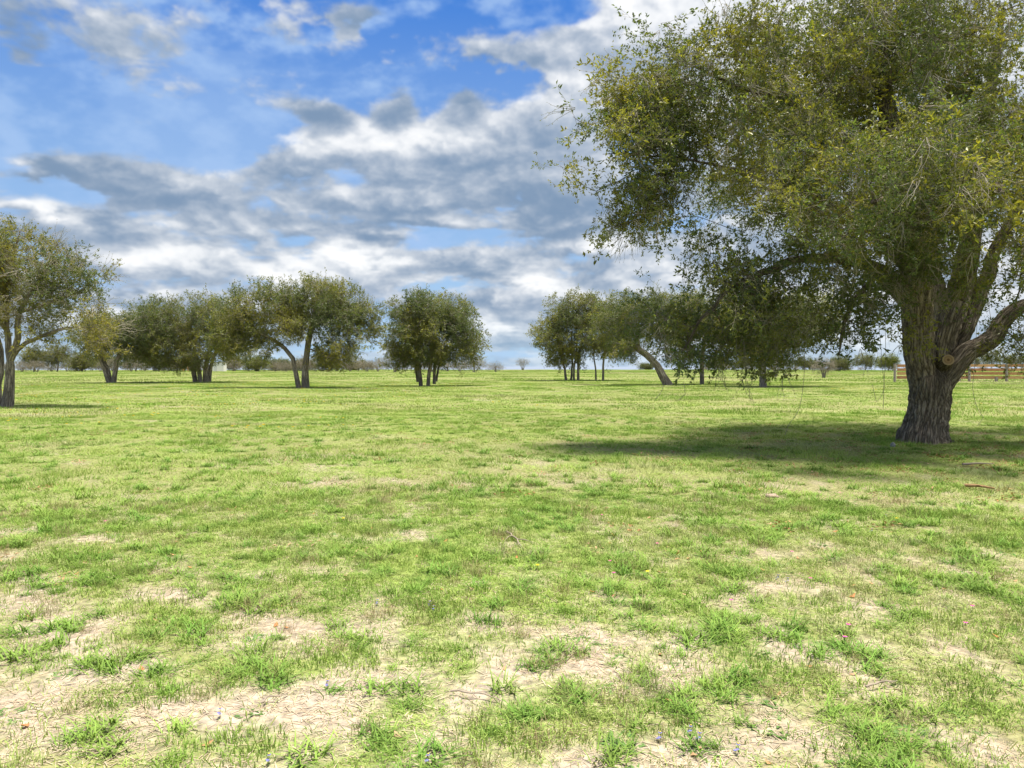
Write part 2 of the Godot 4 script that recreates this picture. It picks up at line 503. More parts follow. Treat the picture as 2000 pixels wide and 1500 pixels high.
# limbs: [[points], [radii at start and end]]; lobes: [centre, radii]
func grow(limbs: Array, lobes: Array, n: int, o: Dictionary, r: RandomNumberGenerator) -> Dictionary:
	var pos := PackedVector3Array()
	var par := PackedInt32Array()
	var rad := PackedFloat32Array()
	var limb := PackedInt32Array()
	var path := PackedFloat32Array()
	var step: float = o.step
	var first: float = o.get("clear", 0.3)
	for li in limbs.size():
		var pts := spline(limbs[li][0], step)
		var parent := -1
		if pos.size() and limbs[li].size() < 3:
			var best := 1e9
			for i in pos.size():
				var dd := pos[i].distance_squared_to(pts[0])
				if dd < best: best = dd; parent = i
		for k in pts.size():
			var t := k / (pts.size() - 1.0)
			var rr: Array = limbs[li][1]
			var f := t * (rr.size() - 1.0)
			var fi := mini(int(f), rr.size() - 2)
			var jit := rv(r) * minf(0.04, rr[0] * 0.2) * (1.0 if k > 0 and rr[0] < 0.2 else 0.0)
			pos.append(pts[k] + jit)
			path.append(0.0 if parent < 0 else path[parent] + pos[parent].distance_to(pos[-1]))
			par.append(parent)
			rad.append(lerpf(rr[fi], rr[fi + 1], f - fi))
			limb.append(li if t < 0.999 else li)
			parent = pos.size() - 1
	var skeleton := pos.size()
	var can := PackedByteArray()
	can.resize(skeleton)
	for i in skeleton: can[i] = 1 if pos[i].y > first and (rad[i] < o.get("thick", 0.3)) else 0
	# places for twig ends
	var wsum := 0.0
	var weight := func(q: Array) -> float: return pow(q[1].x * q[1].y * q[1].z, 0.72)
	for l in lobes: wsum += float(weight.call(l))
	var tips := []
	var gap := FastNoiseLite.new()
	gap.seed = r.randi() % 1000
	gap.frequency = o.get("gapf", 0.45)
	gap.fractal_octaves = 2
	var tries := 0
	while tips.size() < n and tries < n * 6:
		tries += 1
		var pick := r.randf() * wsum
		var l = lobes[-1]
		for q in lobes:
			pick -= float(weight.call(q))
			if pick <= 0.0: l = q; break
		var dv := rv(r)
		var rr := pow(r.randf(), o.get("shell", 0.42))
		var p: Vector3 = l[0] + dv * rr * l[1]
		if p.y < o.get("floor", 0.9): continue
		if gap.get_noise_3dv(p) < o.get("gap", -0.12): continue
		var near := 1e9
		for i in range(0, skeleton, 2):
			if can[i]: near = minf(near, pos[i].distance_squared_to(p))
		tips.append([near, p, (dv * l[1]).normalized()])
	tips.sort_custom(func(a, b): return a[0] < b[0])
	var ends := []
	var pf: float = o.get("pathk", 0.22)
	for tp in tips:
		var p: Vector3 = tp[1]
		var best := 1e9
		var bi := 0
		for i in pos.size():
			if i < skeleton and not can[i]: continue
			var dd := pos[i].distance_to(p) + path[i] * pf
			if dd < best: best = dd; bi = i
		var a := pos[bi]
		var len := a.distance_to(p)
		if len < 0.04: continue
		var pd := (a - pos[par[bi]]).normalized() if par[bi] >= 0 else Vector3.UP
		var ctl: Vector3 = a.lerp(p, 0.45) + pd * len * 0.22 + rv(r) * len * 0.10 + Vector3(0, 0.10 * len, 0)
		var m := maxi(1, int(ceil(len / step)))
		var parent := bi
		var chain := []
		for k in range(1, m + 1):
			var t := float(k) / m
			var w := a.lerp(ctl, t).lerp(ctl.lerp(p, t), t)
			if k < m: w += rv(r) * step * 0.10
			pos.append(w)
			path.append(path[parent] + pos[parent].distance_to(w))
			par.append(parent)
			rad.append(0.0)
			limb.append(-1)
			parent = pos.size() - 1
			chain.append(parent)
		ends.append([parent, tp[2], chain])
	# thickness by what hangs on each piece
	var acc := PackedFloat32Array()
	acc.resize(pos.size())
	var ex := 2.25
	var tipr: float = o.get("tip_r", 0.006)
	for i in range(pos.size() - 1, -1, -1):
		var mine := pow(tipr, ex) if acc[i] == 0.0 else acc[i] * 1.015
		if limb[i] < 0: rad[i] = minf(pow(mine, 1.0 / ex), o.get("most", 0.16))
		if par[i] >= 0: acc[par[i]] += mine
	return {"pos": pos, "par": par, "rad": rad, "limb": limb, "ends": ends, "n": skeleton}

func wood_mesh(g: Dictionary, o: Dictionary) -> ArrayMesh:
	var pos: PackedVector3Array = g.pos
	var par: PackedInt32Array = g.par
	var rad: PackedFloat32Array = g.rad
	var limb: PackedInt32Array = g.limb
	var main := PackedInt32Array()
	main.resize(pos.size())
	main.fill(-1)
	for i in pos.size():
		var p := par[i]
		if p < 0: continue
		if limb[p] >= 0:
			if limb[i] == limb[p] : main[p] = i
			continue
		if main[p] < 0 or rad[i] > rad[main[p]]: main[p] = i
	var b := Build.new()
	for i in pos.size():
		var p := par[i]
		if p >= 0 and main[p] == i: continue
		var pts := PackedVector3Array()
		var rr := PackedFloat32Array()
		if p >= 0:
			pts.append(pos[p])
			rr.append(minf(rad[i] * 1.25, rad[p]))
		var k := i
		while k >= 0:
			pts.append(pos[k])
			rr.append(rad[k])
			k = main[k]
		if pts.size() < 2: continue
		rr[rr.size() - 1] = minf(rr[rr.size() - 1], 0.004)
		var big := rr[mini(1, rr.size() - 1)]
		if big < o.get("least", 0.0): continue
		var sides := 22 if big > 0.2 else 10 if big > 0.06 else 6 if big > 0.025 else 4 if big > 0.012 else 3
		if o.has("furrow") and big > 0.1: b.stem(pts, rr, clampi(int(big * 260.0), 30, 120), minf(o.furrow, big * 0.12), tintn)
		else: b.tube(pts, rr, sides, Color.WHITE, 0.07 if big > 0.2 else 0.0)
	return b.done()

# kind: sprays, per tip, size, tints
func foliage_rows(g: Dictionary, o: Dictionary, r: RandomNumberGenerator, variants: int) -> Array:
	var out := []
	for k in variants: out.append(PackedFloat32Array())
	var pos: PackedVector3Array = g.pos
	var green: Color = o.get("green", Color(0.150, 0.200, 0.080))
	var olive: Color = o.get("olive", Color(0.345, 0.335, 0.075))
	for e in g.ends:
		var chain: Array = e[2]
		var tip: Vector3 = pos[e[0]]
		var outw: Vector3 = e[1]
		var tn := tintn.get_noise_3dv(tip * o.get("tintf", 1.0)) + r.randf_range(-0.25, 0.25)
		for k in int(float(o.per) + r.randf()):
			var ci := chain.size() - 1 - int(pow(r.randf(), 1.6) * minf(chain.size(), 4))
			var p: Vector3 = pos[chain[maxi(ci, 0)]] + rv(r) * float(o.clump) * pow(r.randf(), 0.6)
			var d: Vector3 = outw * 0.55 + rv(r) * 0.75 + Vector3(0, o.get("lift", -0.1), 0)
			var w := clampf(tn * 1.3 + o.get("warmth", 0.35) + r.randf_range(-0.22, 0.22), 0.0, 1.0)
			var c := green.lerp(olive, w) * r.randf_range(0.85, 1.15)
			put(out[r.randi() % variants], facing(d, r.randf() * TAU, o.size * r.randf_range(0.7, 1.25)), p, c)
	return out

func twig_rows(g: Dictionary, n: int, size: float, r: RandomNumberGenerator, low: float) -> PackedFloat32Array:
	var rows := PackedFloat32Array()
	var pos: PackedVector3Array = g.pos
	for k in n:
		var e = g.ends[r.randi() % g.ends.size()]
		var d: Vector3 = e[1] * 0.5 + rv(r) * 0.6 + Vector3(0, low, 0)
		put(rows, facing(d, r.randf() * TAU, size * r.randf_range(0.6, 1.3)), pos[e[0]] + e[1] * 0.15 + rv(r) * 0.2, Color(0.24, 0.25, 0.08))
	return rows

func plant_tree(t: Node3D, limbs: Array, lobes: Array, n: int, o: Dictionary, seed_: int) -> Dictionary:
	var r := rngs(seed_)
	var g := grow(limbs, lobes, n, o, r)
	part("trunk", wood_mesh(g, o), o.bark, t)
	var set_: Array = o.sprays
	var rows := foliage_rows(g, o, r, set_.size())
	var crown := Node3D.new()
	crown.name = "crown"
	t.add_child(crown)
	for k in set_.size():
		if rows[k].size(): mm("leafy_twigs", set_[k], rows[k], crown)
	if o.get("bare_twigs", 0) > 0:
		mm("bare_twigs", o.bare_mesh, twig_rows(g, o.bare_twigs, o.get("bare_size", 0.8), r, o.get("bare_low", -0.4)), crown)
	return g

# ---------------------------------------------------------------- the oaks
func oak(called: String, label: String, base_px: Vector2, stems: Array, lobes: Array, n: int, o: Dictionary, seed_: int, group := "") -> Dictionary:
	var base := on_ground(base_px.x, base_px.y)
	base.y -= 0.03
	var t := thing(called, label, "tree", base, group)
	var depth := -base.z
	var ll := []
	for s in stems:
		var thin := []
		for q in s[1]: thin.append(q * o.get("stems", 0.8))
		var pts := []
		for p in s[0]: pts.append(at(p[0], p[1], depth + p[2]) - base)
		if pts[0].y < 0.15: pts[0].y = -0.05
		ll.append([pts, thin] if s.size() < 3 else [pts, thin, s[2]])
	var lb := []
	for l in lobes:
		var k: float = (depth + l[2]) / FPX
		lb.append([at(l[0], l[1], depth + l[2]) - base, Vector3(l[3] * k, l[4] * k, l[5])])
	var g := plant_tree(t, ll, lb, n, o, seed_)
	return {"node": t, "g": g, "base": base, "depth": depth}

func big_oak() -> void:
	var o := {"step": 0.30, "clear": 2.2, "thick": 0.3, "per": 1.25, "clump": 0.16, "size": 0.54, "bark": M.bark_big, "stems": 0.96, "furrow": 0.05, "sprays": M.sprays, "gap": -0.05, "gapf": 0.6, "floor": 1.1, "shell": 0.45,
		"tip_r": 0.006, "warmth": 0.30, "lift": -0.18, "bare_twigs": 1500, "bare_mesh": M.bare, "bare_size": 0.5, "bare_low": -0.7, "tintf": 0.9}
	var stems := [
		[[[1801, 880, 0], [1801, 862, 0], [1807, 832, 0], [1813, 795, 0], [1817, 745, 0], [1820, 700, 0.1]], [0.60, 0.50, 0.435, 0.41, 0.40, 0.40, 0.32]],
		[[[1808, 800, 0], [1801, 740, 0], [1794, 690, -0.05], [1792, 620, -0.1], [1790, 540, -0.2], [1770, 420, -0.4], [1740, 250, -0.6], [1700, 60, -0.4], [1690, -60, 0]], [0.26, 0.31, 0.31, 0.28, 0.21, 0.15, 0.10, 0.04]],
		[[[1822, 790, 0.1], [1834, 720, 0.1], [1844, 660, 0.2], [1870, 580, 0.5], [1893, 480, 0.8], [1910, 330, 1.0], [1940, 150, 1.2], [1960, 10, 1.2]], [0.22, 0.27, 0.24, 0.20, 0.15, 0.10, 0.04]],
		[[[1838, 740, 0.2], [1868, 680, 0.4], [1895, 625, 0.5], [1920, 560, 0.5], [1965, 450, 0.4], [2060, 300, 0.2]], [0.18, 0.17, 0.15, 0.12, 0.09, 0.05]],
		[[[1822, 812, -0.05], [1838, 765, -0.1], [1858, 722, -0.15], [1890, 692, -0.2], [1940, 655, -0.3], [1985, 607, -0.4], [2080, 560, -0.6], [2260, 430, -0.8]], [0.20, 0.22, 0.19, 0.145, 0.13, 0.115, 0.09, 0.05]],
		[[[1792, 600, -0.1], [1720, 530, -0.8], [1600, 505, -1.5], [1480, 535, -2.0], [1390, 600, -2.2], [1330, 690, -2.2]], [0.17, 0.12, 0.09, 0.07, 0.04, 0.015]],
		[[[1790, 540, -0.2], [1660, 420, -1.0], [1490, 350, -1.5], [1330, 310, -1.8], [1180, 300, -2.0]], [0.15, 0.09, 0.05, 0.025, 0.01]],
		[[[1770, 420, -0.4], [1620, 240, -1.0], [1450, 170, -1.5], [1310, 110, -1.6]], [0.14, 0.09, 0.05, 0.012]],
		[[[1792, 580, -0.1], [1780, 470, -1.8], [1750, 400, -3.6], [1700, 400, -5.0]], [0.18, 0.13, 0.09, 0.04]],
		[[[1870, 580, 0.4], [1900, 450, -1.6], [1940, 370, -3.6], [1960, 380, -5.0]], [0.18, 0.13, 0.09, 0.04]],
		[[[1842, 660, 0.2], [1820, 480, 1.8], [1790, 350, 3.6], [1740, 300, 4.6]], [0.18, 0.13, 0.09, 0.04]],
		[[[1793, 620, -0.1], [1700, 520, 1.0], [1600, 430, 2.0], [1480, 400, 2.6]], [0.16, 0.12, 0.08, 0.03]],
		[[[1910, 330, 1.0], [2000, 250, 2.0], [2100, 230, 3.0]], [0.12, 0.09, 0.05]],
		[[[1725, 530, -0.8], [1690, 560, -1.4], [1650, 620, -1.7], [1640, 700, -1.8]], [0.08, 0.06, 0.045, 0.02]],
	]
	var lobes := [
		[1640, 130, -1.0, 260, 170, 3.2], [1760, 20, 0, 280, 130, 3.4], [1400, 290, -1.5, 190, 130, 2.0], [1180, 295, -1.8, 120, 105, 1.3], [1420, 395, -1.8, 190, 80, 1.6],
		[1230, 405, -1.8, 105, 70, 1.1], [1330, 220, -1.6, 120, 80, 1.3], [1120, 305, -1.8, 75, 75, 0.9], [1250, 200, -1.7, 75, 75, 0.9], [1300, 330, -1.9, 120, 80, 1.2], [1290, 120, -1.5, 32, 62, 0.5], [1235, 190, -1.6, 50, 50, 0.7], [1430, 140, -1.5, 110, 110, 1.6], [1345, 600, -2.1, 125, 70, 1.1], [1350, 690, -2.2, 40, 60, 0.7], [1290, 612, -2.1, 65, 45, 0.9], [1400, 540, -2.0, 120, 55, 1.1], [1500, 680, -2.0, 60, 50, 0.8], [1400, 680, -2.1, 70, 50, 0.9],
		[1440, 610, -2.0, 120, 95, 1.2], [1560, 520, -1.7, 150, 110, 1.6], [1625, 660, -1.6, 90, 90, 1.0], [1680, 580, -1.5, 80, 80, 1.0], [1900, 260, -0.5, 260, 220, 3.4],
		[1960, 470, -2.0, 150, 100, 2.2], [1700, 350, -4.2, 230, 130, 1.7], [1930, 330, -4.2, 170, 130, 1.7], [1740, 290, 3.0, 280, 190, 2.2], [2200, 330, 0, 230, 210, 3.8],
		[1720, 470, -2.8, 190, 70, 1.5], [1850, 520, -2.0, 90, 55, 1.2], [1510, 330, 2.2, 160, 150, 1.8], [1990, 680, -0.6, 60, 50, 0.8], [1760, 640, -1.0, 40, 70, 0.5],
	]
	var k := oak("live_oak", "huge spreading live oak with thick furrowed trunk and a sawn-off branch stub", Vector2(1800, 862), stems, lobes, 2150, o, 41)
	var t: Node3D = k.node
	# sawn stub
	var sb := Build.new()
	var c := at(1852, 703, k.depth - 0.56) - (k.base as Vector3)
	var a := at(1842, 712, k.depth - 0.1) - (k.base as Vector3)
	sb.tube(PackedVector3Array([a, a.lerp(c, 0.6), c]), PackedFloat32Array([0.19, 0.135, 0.115]), 14, Color.WHITE, 0.05)
	var st := part("branch_stub", sb.done(), M.bark_big, t)
	var fb := Build.new()
	var dir := (c - a).normalized()
	var bs := facing(dir, 0.0, 1.0)
	for ring in 4:
		for s in 18:
			var p := []
			for q in [[ring, s], [ring, s + 1], [ring + 1, s + 1], [ring + 1, s]]:
				p.append(c + dir * 0.012 + bs * (Vector3(cos(TAU * q[1] / 18.0), 0, sin(TAU * q[1] / 18.0)) * 0.112 * q[0] / 4.0))
			fb.quad(p[0], p[1], p[2], p[3], [Color(0.13, 0.08, 0.045), Color(0.30, 0.20, 0.11), Color(0.24, 0.17, 0.10), Color(0.33, 0.25, 0.16)][ring])
	part("cut_face", fb.done(), M.vcol, st)
	# loose vines hanging out of the crown
	var rr := rngs(8)
	for v in [[[1912, 600], [1907, 650], [1905, 700], [1900, 760], [1910, 800], [1921, 815], [1909, 832]], [[1712, 600], [1720, 670], [1722, 710], [1727, 760], [1712, 785], [1708, 770], [1704, 750]], [[1728, 610], [1730, 700], [1727, 740], [1725, 800]], [[1572, 660], [1570, 740], [1560, 800], [1540, 830], [1533, 850]],
			[[1925, 560], [1938, 640], [1945, 690], [1947, 705]], [[2003, 620], [1990, 690], [1972, 715]], [[1300, 740], [1292, 765], [1280, 780]], [[1335, 745], [1338, 770], [1325, 782]]]:
		var pts := []
		for p in v: pts.append(at(p[0], p[1], k.depth - 1.2) - (k.base as Vector3))
		var sp := spline(pts, 0.12)
		var rad := PackedFloat32Array()
		for i in sp.size(): rad.append(0.005)
		var vb := Build.new()
		vb.tube(sp, rad, 4)
		part("hanging_vine", vb.done(), M.twig, t)

func field_oaks() -> void:
	var far := {"step": 0.55, "clear": 1.3, "thick": 0.35, "per": 1.6, "clump": 0.3, "size": 0.95, "bark": M.bark_grey, "sprays": M.sprays_far, "gap": -0.16, "gapf": 0.45, "floor": 1.0, "tip_r": 0.010, "warmth": 0.42, "lift": 0.05, "tintf": 0.55, "shell": 0.40}
	# the oak at the field's left, two stems
	var o1 := far.duplicate()
	o1.merge({"step": 0.4, "size": 0.62, "per": 1.2, "clump": 0.2, "gap": -0.05, "warmth": 0.62, "bare_twigs": 420, "bare_mesh": M.bare, "bare_size": 0.8, "bare_low": 0.1, "tip_r": 0.007, "olive": Color(0.38, 0.35, 0.085)}, true)
	oak("live_oak", "thin-leaved olive oak with two pale grey trunks rising side by side", Vector2(10, 794),
		[[[[14, 794, 0], [18, 760, 0], [20, 715, 0], [22, 690, 0]], [0.30, 0.22, 0.21, 0.2]], [[[-8, 794, 0.2], [-4, 750, 0.3], [2, 700, 0.4], [-20, 620, 0.5], [-50, 500, 0.4]], [0.22, 0.18, 0.15, 0.1, 0.04], true],
		[[[20, 705, 0], [16, 660, 0], [12, 600, 0.2], [20, 520, 0.3], [40, 450, 0.4]], [0.16, 0.13, 0.10, 0.07, 0.03]], [[[22, 700, 0], [36, 660, -0.3], [38, 610, -0.5], [80, 540, -0.8], [120, 500, -0.8]], [0.17, 0.14, 0.11, 0.07, 0.03]],
		[[[26, 695, 0], [50, 670, -0.3], [88, 655, -0.6], [130, 640, -1], [190, 640, -1.2]], [0.13, 0.10, 0.08, 0.05, 0.02]], [[[38, 610, -0.5], [100, 590, 0], [180, 560, 0.4]], [0.08, 0.05, 0.02]], [[[16, 650, 0], [-60, 560, -1], [-130, 520, -1]], [0.11, 0.07, 0.03]], [[[12, 600, 0.2], [0, 520, 1.5], [0, 480, 2.2]], [0.09, 0.06, 0.03]]],
		[[30, 515, 0, 90, 72, 1.8], [150, 550, -0.3, 65, 55, 1.3], [60, 590, 0, 110, 60, 1.6], [160, 640, -1.0, 75, 40, 1.0], [-80, 540, -0.5, 110, 100, 2.0], [20, 500, 1.6, 80, 55, 1.3], [-10, 462, 0, 50, 26, 1.0], [100, 660, -1, 50, 25, 0.8]], 520, o1, 101)
	# leaning three-stem oak behind it
	var o2 := far.duplicate()
	o2.merge({"warmth": 0.12}, true)
	oak("live_oak", "low olive oak with three bare stems leaning apart in a V", Vector2(216, 748),
		[[[[214, 749, 0], [205, 725, 0], [196, 700, 0], [180, 660, 0]], [0.28, 0.22, 0.18, 0.06]], [[[218, 749, 0.2], [210, 720, 0.3], [203, 695, 0.3], [215, 640, 0.4]], [0.24, 0.19, 0.16, 0.06], true],
		[[[222, 749, 0], [226, 720, 0], [233, 692, 0], [262, 650, 0], [285, 620, 0]], [0.3, 0.25, 0.22, 0.14, 0.05], true]],
		[[190, 655, 0, 50, 36, 2.2], [235, 640, 0.3, 50, 36, 2.4], [285, 625, 0, 48, 36, 2.4], [262, 655, 0, 55, 26, 2.0], [205, 680, 0, 36, 15, 1.5], [255, 690, 0, 40, 18, 1.4], [300, 660, 0, 40, 30, 2.0]], 360, o2, 102)
	var o3 := far.duplicate()
	o3.merge({"gap": -0.10, "warmth": 0.42}, true)
	oak("live_oak", "broad multi-stem oak with a tight cluster of dark trunks", Vector2(396, 747),
		[[[[382, 746, 0], [378, 725, 0], [368, 700, 0], [330, 650, 0], [290, 620, 0]], [0.3, 0.25, 0.2, 0.12, 0.05]], [[[392, 748, -0.3], [388, 720, -0.3], [380, 690, -0.3], [385, 630, -0.3]], [0.28, 0.22, 0.18, 0.06], true],
		[[[402, 748, 0], [402, 720, 0], [408, 690, 0], [420, 630, 0]], [0.34, 0.28, 0.22, 0.06], true], [[[408, 747, 0.5], [412, 715, 0.5], [425, 680, 0.5], [450, 640, 0.5]], [0.28, 0.22, 0.16, 0.06], true]],
		[[310, 640, 0, 60, 48, 3.0], [380, 620, 0, 75, 48, 3.2], [440, 630, 0, 60, 48, 3.0], [385, 670, -0.5, 70, 42, 2.6], [330, 680, 0, 62, 34, 2.4], [388, 698, -1.0, 26, 22, 1.2], [455, 672, 0, 45, 26, 2.0], [350, 705, -0.5, 45, 18, 1.6], [280, 680, 0, 40, 30, 2.0]], 600, o3, 103)
	var o4 := far.duplicate()
	o4.merge({"step": 0.5, "size": 0.85, "per": 1.5, "clump": 0.2, "gap": -0.16, "gapf": 0.55, "warmth": 0.50, "shell": 0.5}, true)
	oak("live_oak", "tall oak with two pale trunks parting low and one limb reaching sideways", Vector2(590, 758),
		[[[[597, 758, 0], [596, 725, 0], [599, 695, 0], [602, 670, 0], [612, 620, 0], [622, 570, 0]], [0.38, 0.29, 0.27, 0.25, 0.14, 0.05]], [[[584, 757, -0.2], [577, 725, -0.2], [572, 700, -0.2], [556, 680, -0.2], [535, 664, -0.2], [490, 645, -0.2]], [0.26, 0.21, 0.20, 0.17, 0.13, 0.05], true],
		[[[572, 700, -0.2], [572, 650, 0.2], [574, 610, 0.4], [560, 570, 0.5]], [0.14, 0.12, 0.10, 0.04]], [[[602, 670, 0], [640, 660, -0.4], [690, 650, -0.8]], [0.16, 0.10, 0.04]], [[[606, 640, 0], [650, 610, 0.5], [690, 600, 0.8]], [0.14, 0.10, 0.04]], [[[600, 680, 0], [630, 690, -1.2], [655, 695, -1.6]], [0.08, 0.06, 0.03]]],
		[[480, 620, 0, 58, 52, 2.4], [450, 660, 0, 46, 38, 2.0], [545, 585, 0, 52, 44, 2.2], [605, 565, 0, 42, 30, 2.0], [660, 590, 0, 46, 42, 2.2], [690, 640, -0.5, 46, 32, 1.9], [630, 630, -0.8, 50, 28, 1.8], [660, 680, -1.0, 55, 24, 1.6], [500, 665, -0.3, 42, 26, 1.6], [725, 625, -0.4, 16, 14, 0.8], [615, 690, -1, 24, 20, 1.0], [570, 630, -0.5, 50, 34, 2.0], [600, 600, 0.5, 60, 40, 2.2], [665, 700, -0.8, 45, 17, 1.4], [450, 676, 0, 40, 22, 1.6], [510, 690, -0.5, 34, 16, 1.2], [700, 610, 0, 40, 36, 1.8]], 760, o4, 104)
	var o5 := far.duplicate()
	o5.merge({"gap": -0.18, "warmth": 0.22, "size": 0.88, "per": 1.7}, true)
	oak("live_oak", "rounded dense dark green oak on four slender stems", Vector2(832, 754),
		[[[[816, 746, 0.8], [813, 725, 0.8], [810, 700, 0.8], [790, 650, 0.8]], [0.14, 0.12, 0.10, 0.05]], [[[822, 753, 0], [819, 725, 0], [815, 700, 0], [805, 640, 0]], [0.22, 0.18, 0.17, 0.06], true], [[[836, 755, -0.4], [839, 725, -0.4], [843, 700, -0.4], [845, 630, -0.4]], [0.2, 0.17, 0.15, 0.06], true],
		[[[848, 750, 0.3], [849, 725, 0.3], [852, 700, 0.3], [880, 650, 0.3]], [0.17, 0.14, 0.12, 0.05], true], [[[852, 745, 1.0], [856, 720, 1.0], [862, 700, 1.0], [900, 670, 1.0]], [0.12, 0.1, 0.08, 0.04], true]],
		[[800, 620, 0, 46, 46, 2.4], [850, 605, 0, 60, 36, 2.8], [895, 630, 0, 42, 42, 2.4], [845, 655, -0.6, 72, 46, 2.8], [780, 665, 0, 32, 34, 1.8], [910, 670, 0, 32, 34, 1.8], [830, 690, -0.4, 50, 22, 1.6], [790, 700, 0, 30, 16, 1.3], [890, 695, 0, 40, 18, 1.4]], 600, o5, 105)
	var o6 := far.duplicate()
	o6.merge({"gap": -0.08, "warmth": 0.44, "size": 1.0}, true)
	oak("live_oak", "airy olive oak on four thin straight stems close together", Vector2(1116, 744),
		[[[[1106, 744, 0], [1103, 720, 0], [1098, 700, 0], [1090, 650, 0]], [0.2, 0.15, 0.13, 0.06]], [[[1115, 743, 0.4], [1117, 720, 0.4], [1118, 700, 0.4], [1115, 640, 0.4]], [0.16, 0.13, 0.12, 0.06], true], [[[1121, 743, 0], [1121, 720, 0], [1125, 690, 0], [1130, 630, 0]], [0.16, 0.13, 0.12, 0.06], true],
		[[[1129, 744, 0], [1129, 715, 0], [1130, 690, 0], [1150, 640, 0]], [0.2, 0.17, 0.14, 0.06], true]],
		[[1080, 655, 0, 40, 40, 2.8], [1110, 610, 0, 42, 38, 3.0], [1140, 650, 0, 46, 42, 3.0], [1100, 695, 0, 40, 18, 2.0]], 340, o6, 106)
	oak("live_oak", "olive oak on two thin pale stems standing apart from its neighbours", Vector2(1172, 744),
		[[[[1164, 742, 0], [1163, 720, 0], [1160, 690, 0], [1165, 630, 0]], [0.13, 0.1, 0.09, 0.05]], [[[1178, 744, 0], [1178, 715, 0], [1181, 690, 0], [1190, 630, 0]], [0.17, 0.14, 0.12, 0.06], true]],
		[[1165, 610, 0, 42, 40, 3.0], [1200, 630, 0, 40, 46, 3.0], [1185, 680, 0, 46, 26, 2.4]], 260, o6, 107)
	var o8 := far.duplicate()
	o8.merge({"gap": -0.12, "warmth": 0.25, "size": 0.9}, true)
	oak("live_oak", "oak whose single dark trunk leans far over to one side", Vector2(1304, 752),
		[[[[1306, 753, 0], [1294, 735, 0], [1284, 715, 0], [1262, 692, 0], [1244, 680, 0], [1225, 660, 0], [1210, 620, 0]], [0.5, 0.40, 0.36, 0.32, 0.28, 0.16, 0.06]], [[[1262, 692, 0], [1235, 688, -0.4], [1215, 678, -0.6]], [0.14, 0.1, 0.05]], [[[1250, 684, 0], [1245, 640, 0.5], [1260, 600, 0.8]], [0.18, 0.13, 0.06]], [[[1284, 715, 0], [1310, 660, 1], [1340, 620, 1.5]], [0.15, 0.1, 0.05]]],
		[[1215, 630, 0, 60, 50, 2.6], [1265, 610, 0.4, 60, 50, 2.8], [1330, 620, 1.2, 60, 50, 2.6], [1215, 675, -0.4, 50, 26, 2.0], [1335, 680, 1, 45, 36, 2]], 380, o8, 108)
	oak("live_oak", "oak with one straight slim grey trunk half hidden by drooping foliage", Vector2(1371, 751),
		[[[[1371, 751, 0], [1371, 720, 0], [1372, 695, 0], [1380, 640, 0], [1385, 600, 0]], [0.26, 0.22, 0.2, 0.12, 0.05]], [[[1372, 695, 0], [1420, 650, 0.5]], [0.1, 0.04]]],
		[[1380, 620, 0, 65, 55, 3], [1430, 650, 0, 55, 50, 2.6]], 260, o8, 109)
	oak("live_oak", "oak with a stout dark upright trunk and low olive crown", Vector2(1490, 756),
		[[[[1490, 757, 0], [1490, 730, 0], [1491, 700, 0], [1488, 660, 0], [1490, 600, 0]], [0.36, 0.3, 0.29, 0.2, 0.06]], [[[1490, 690, 0], [1450, 640, 0.4]], [0.14, 0.05]], [[[1490, 685, 0], [1540, 640, 0.4]], [0.14, 0.05]]],
		[[1460, 630, 0, 65, 60, 3], [1530, 640, 0, 65, 60, 3], [1490, 680, 0, 55, 28, 2.2], [1590, 620, 0.5, 50, 55, 2.4]], 380, o6, 110)

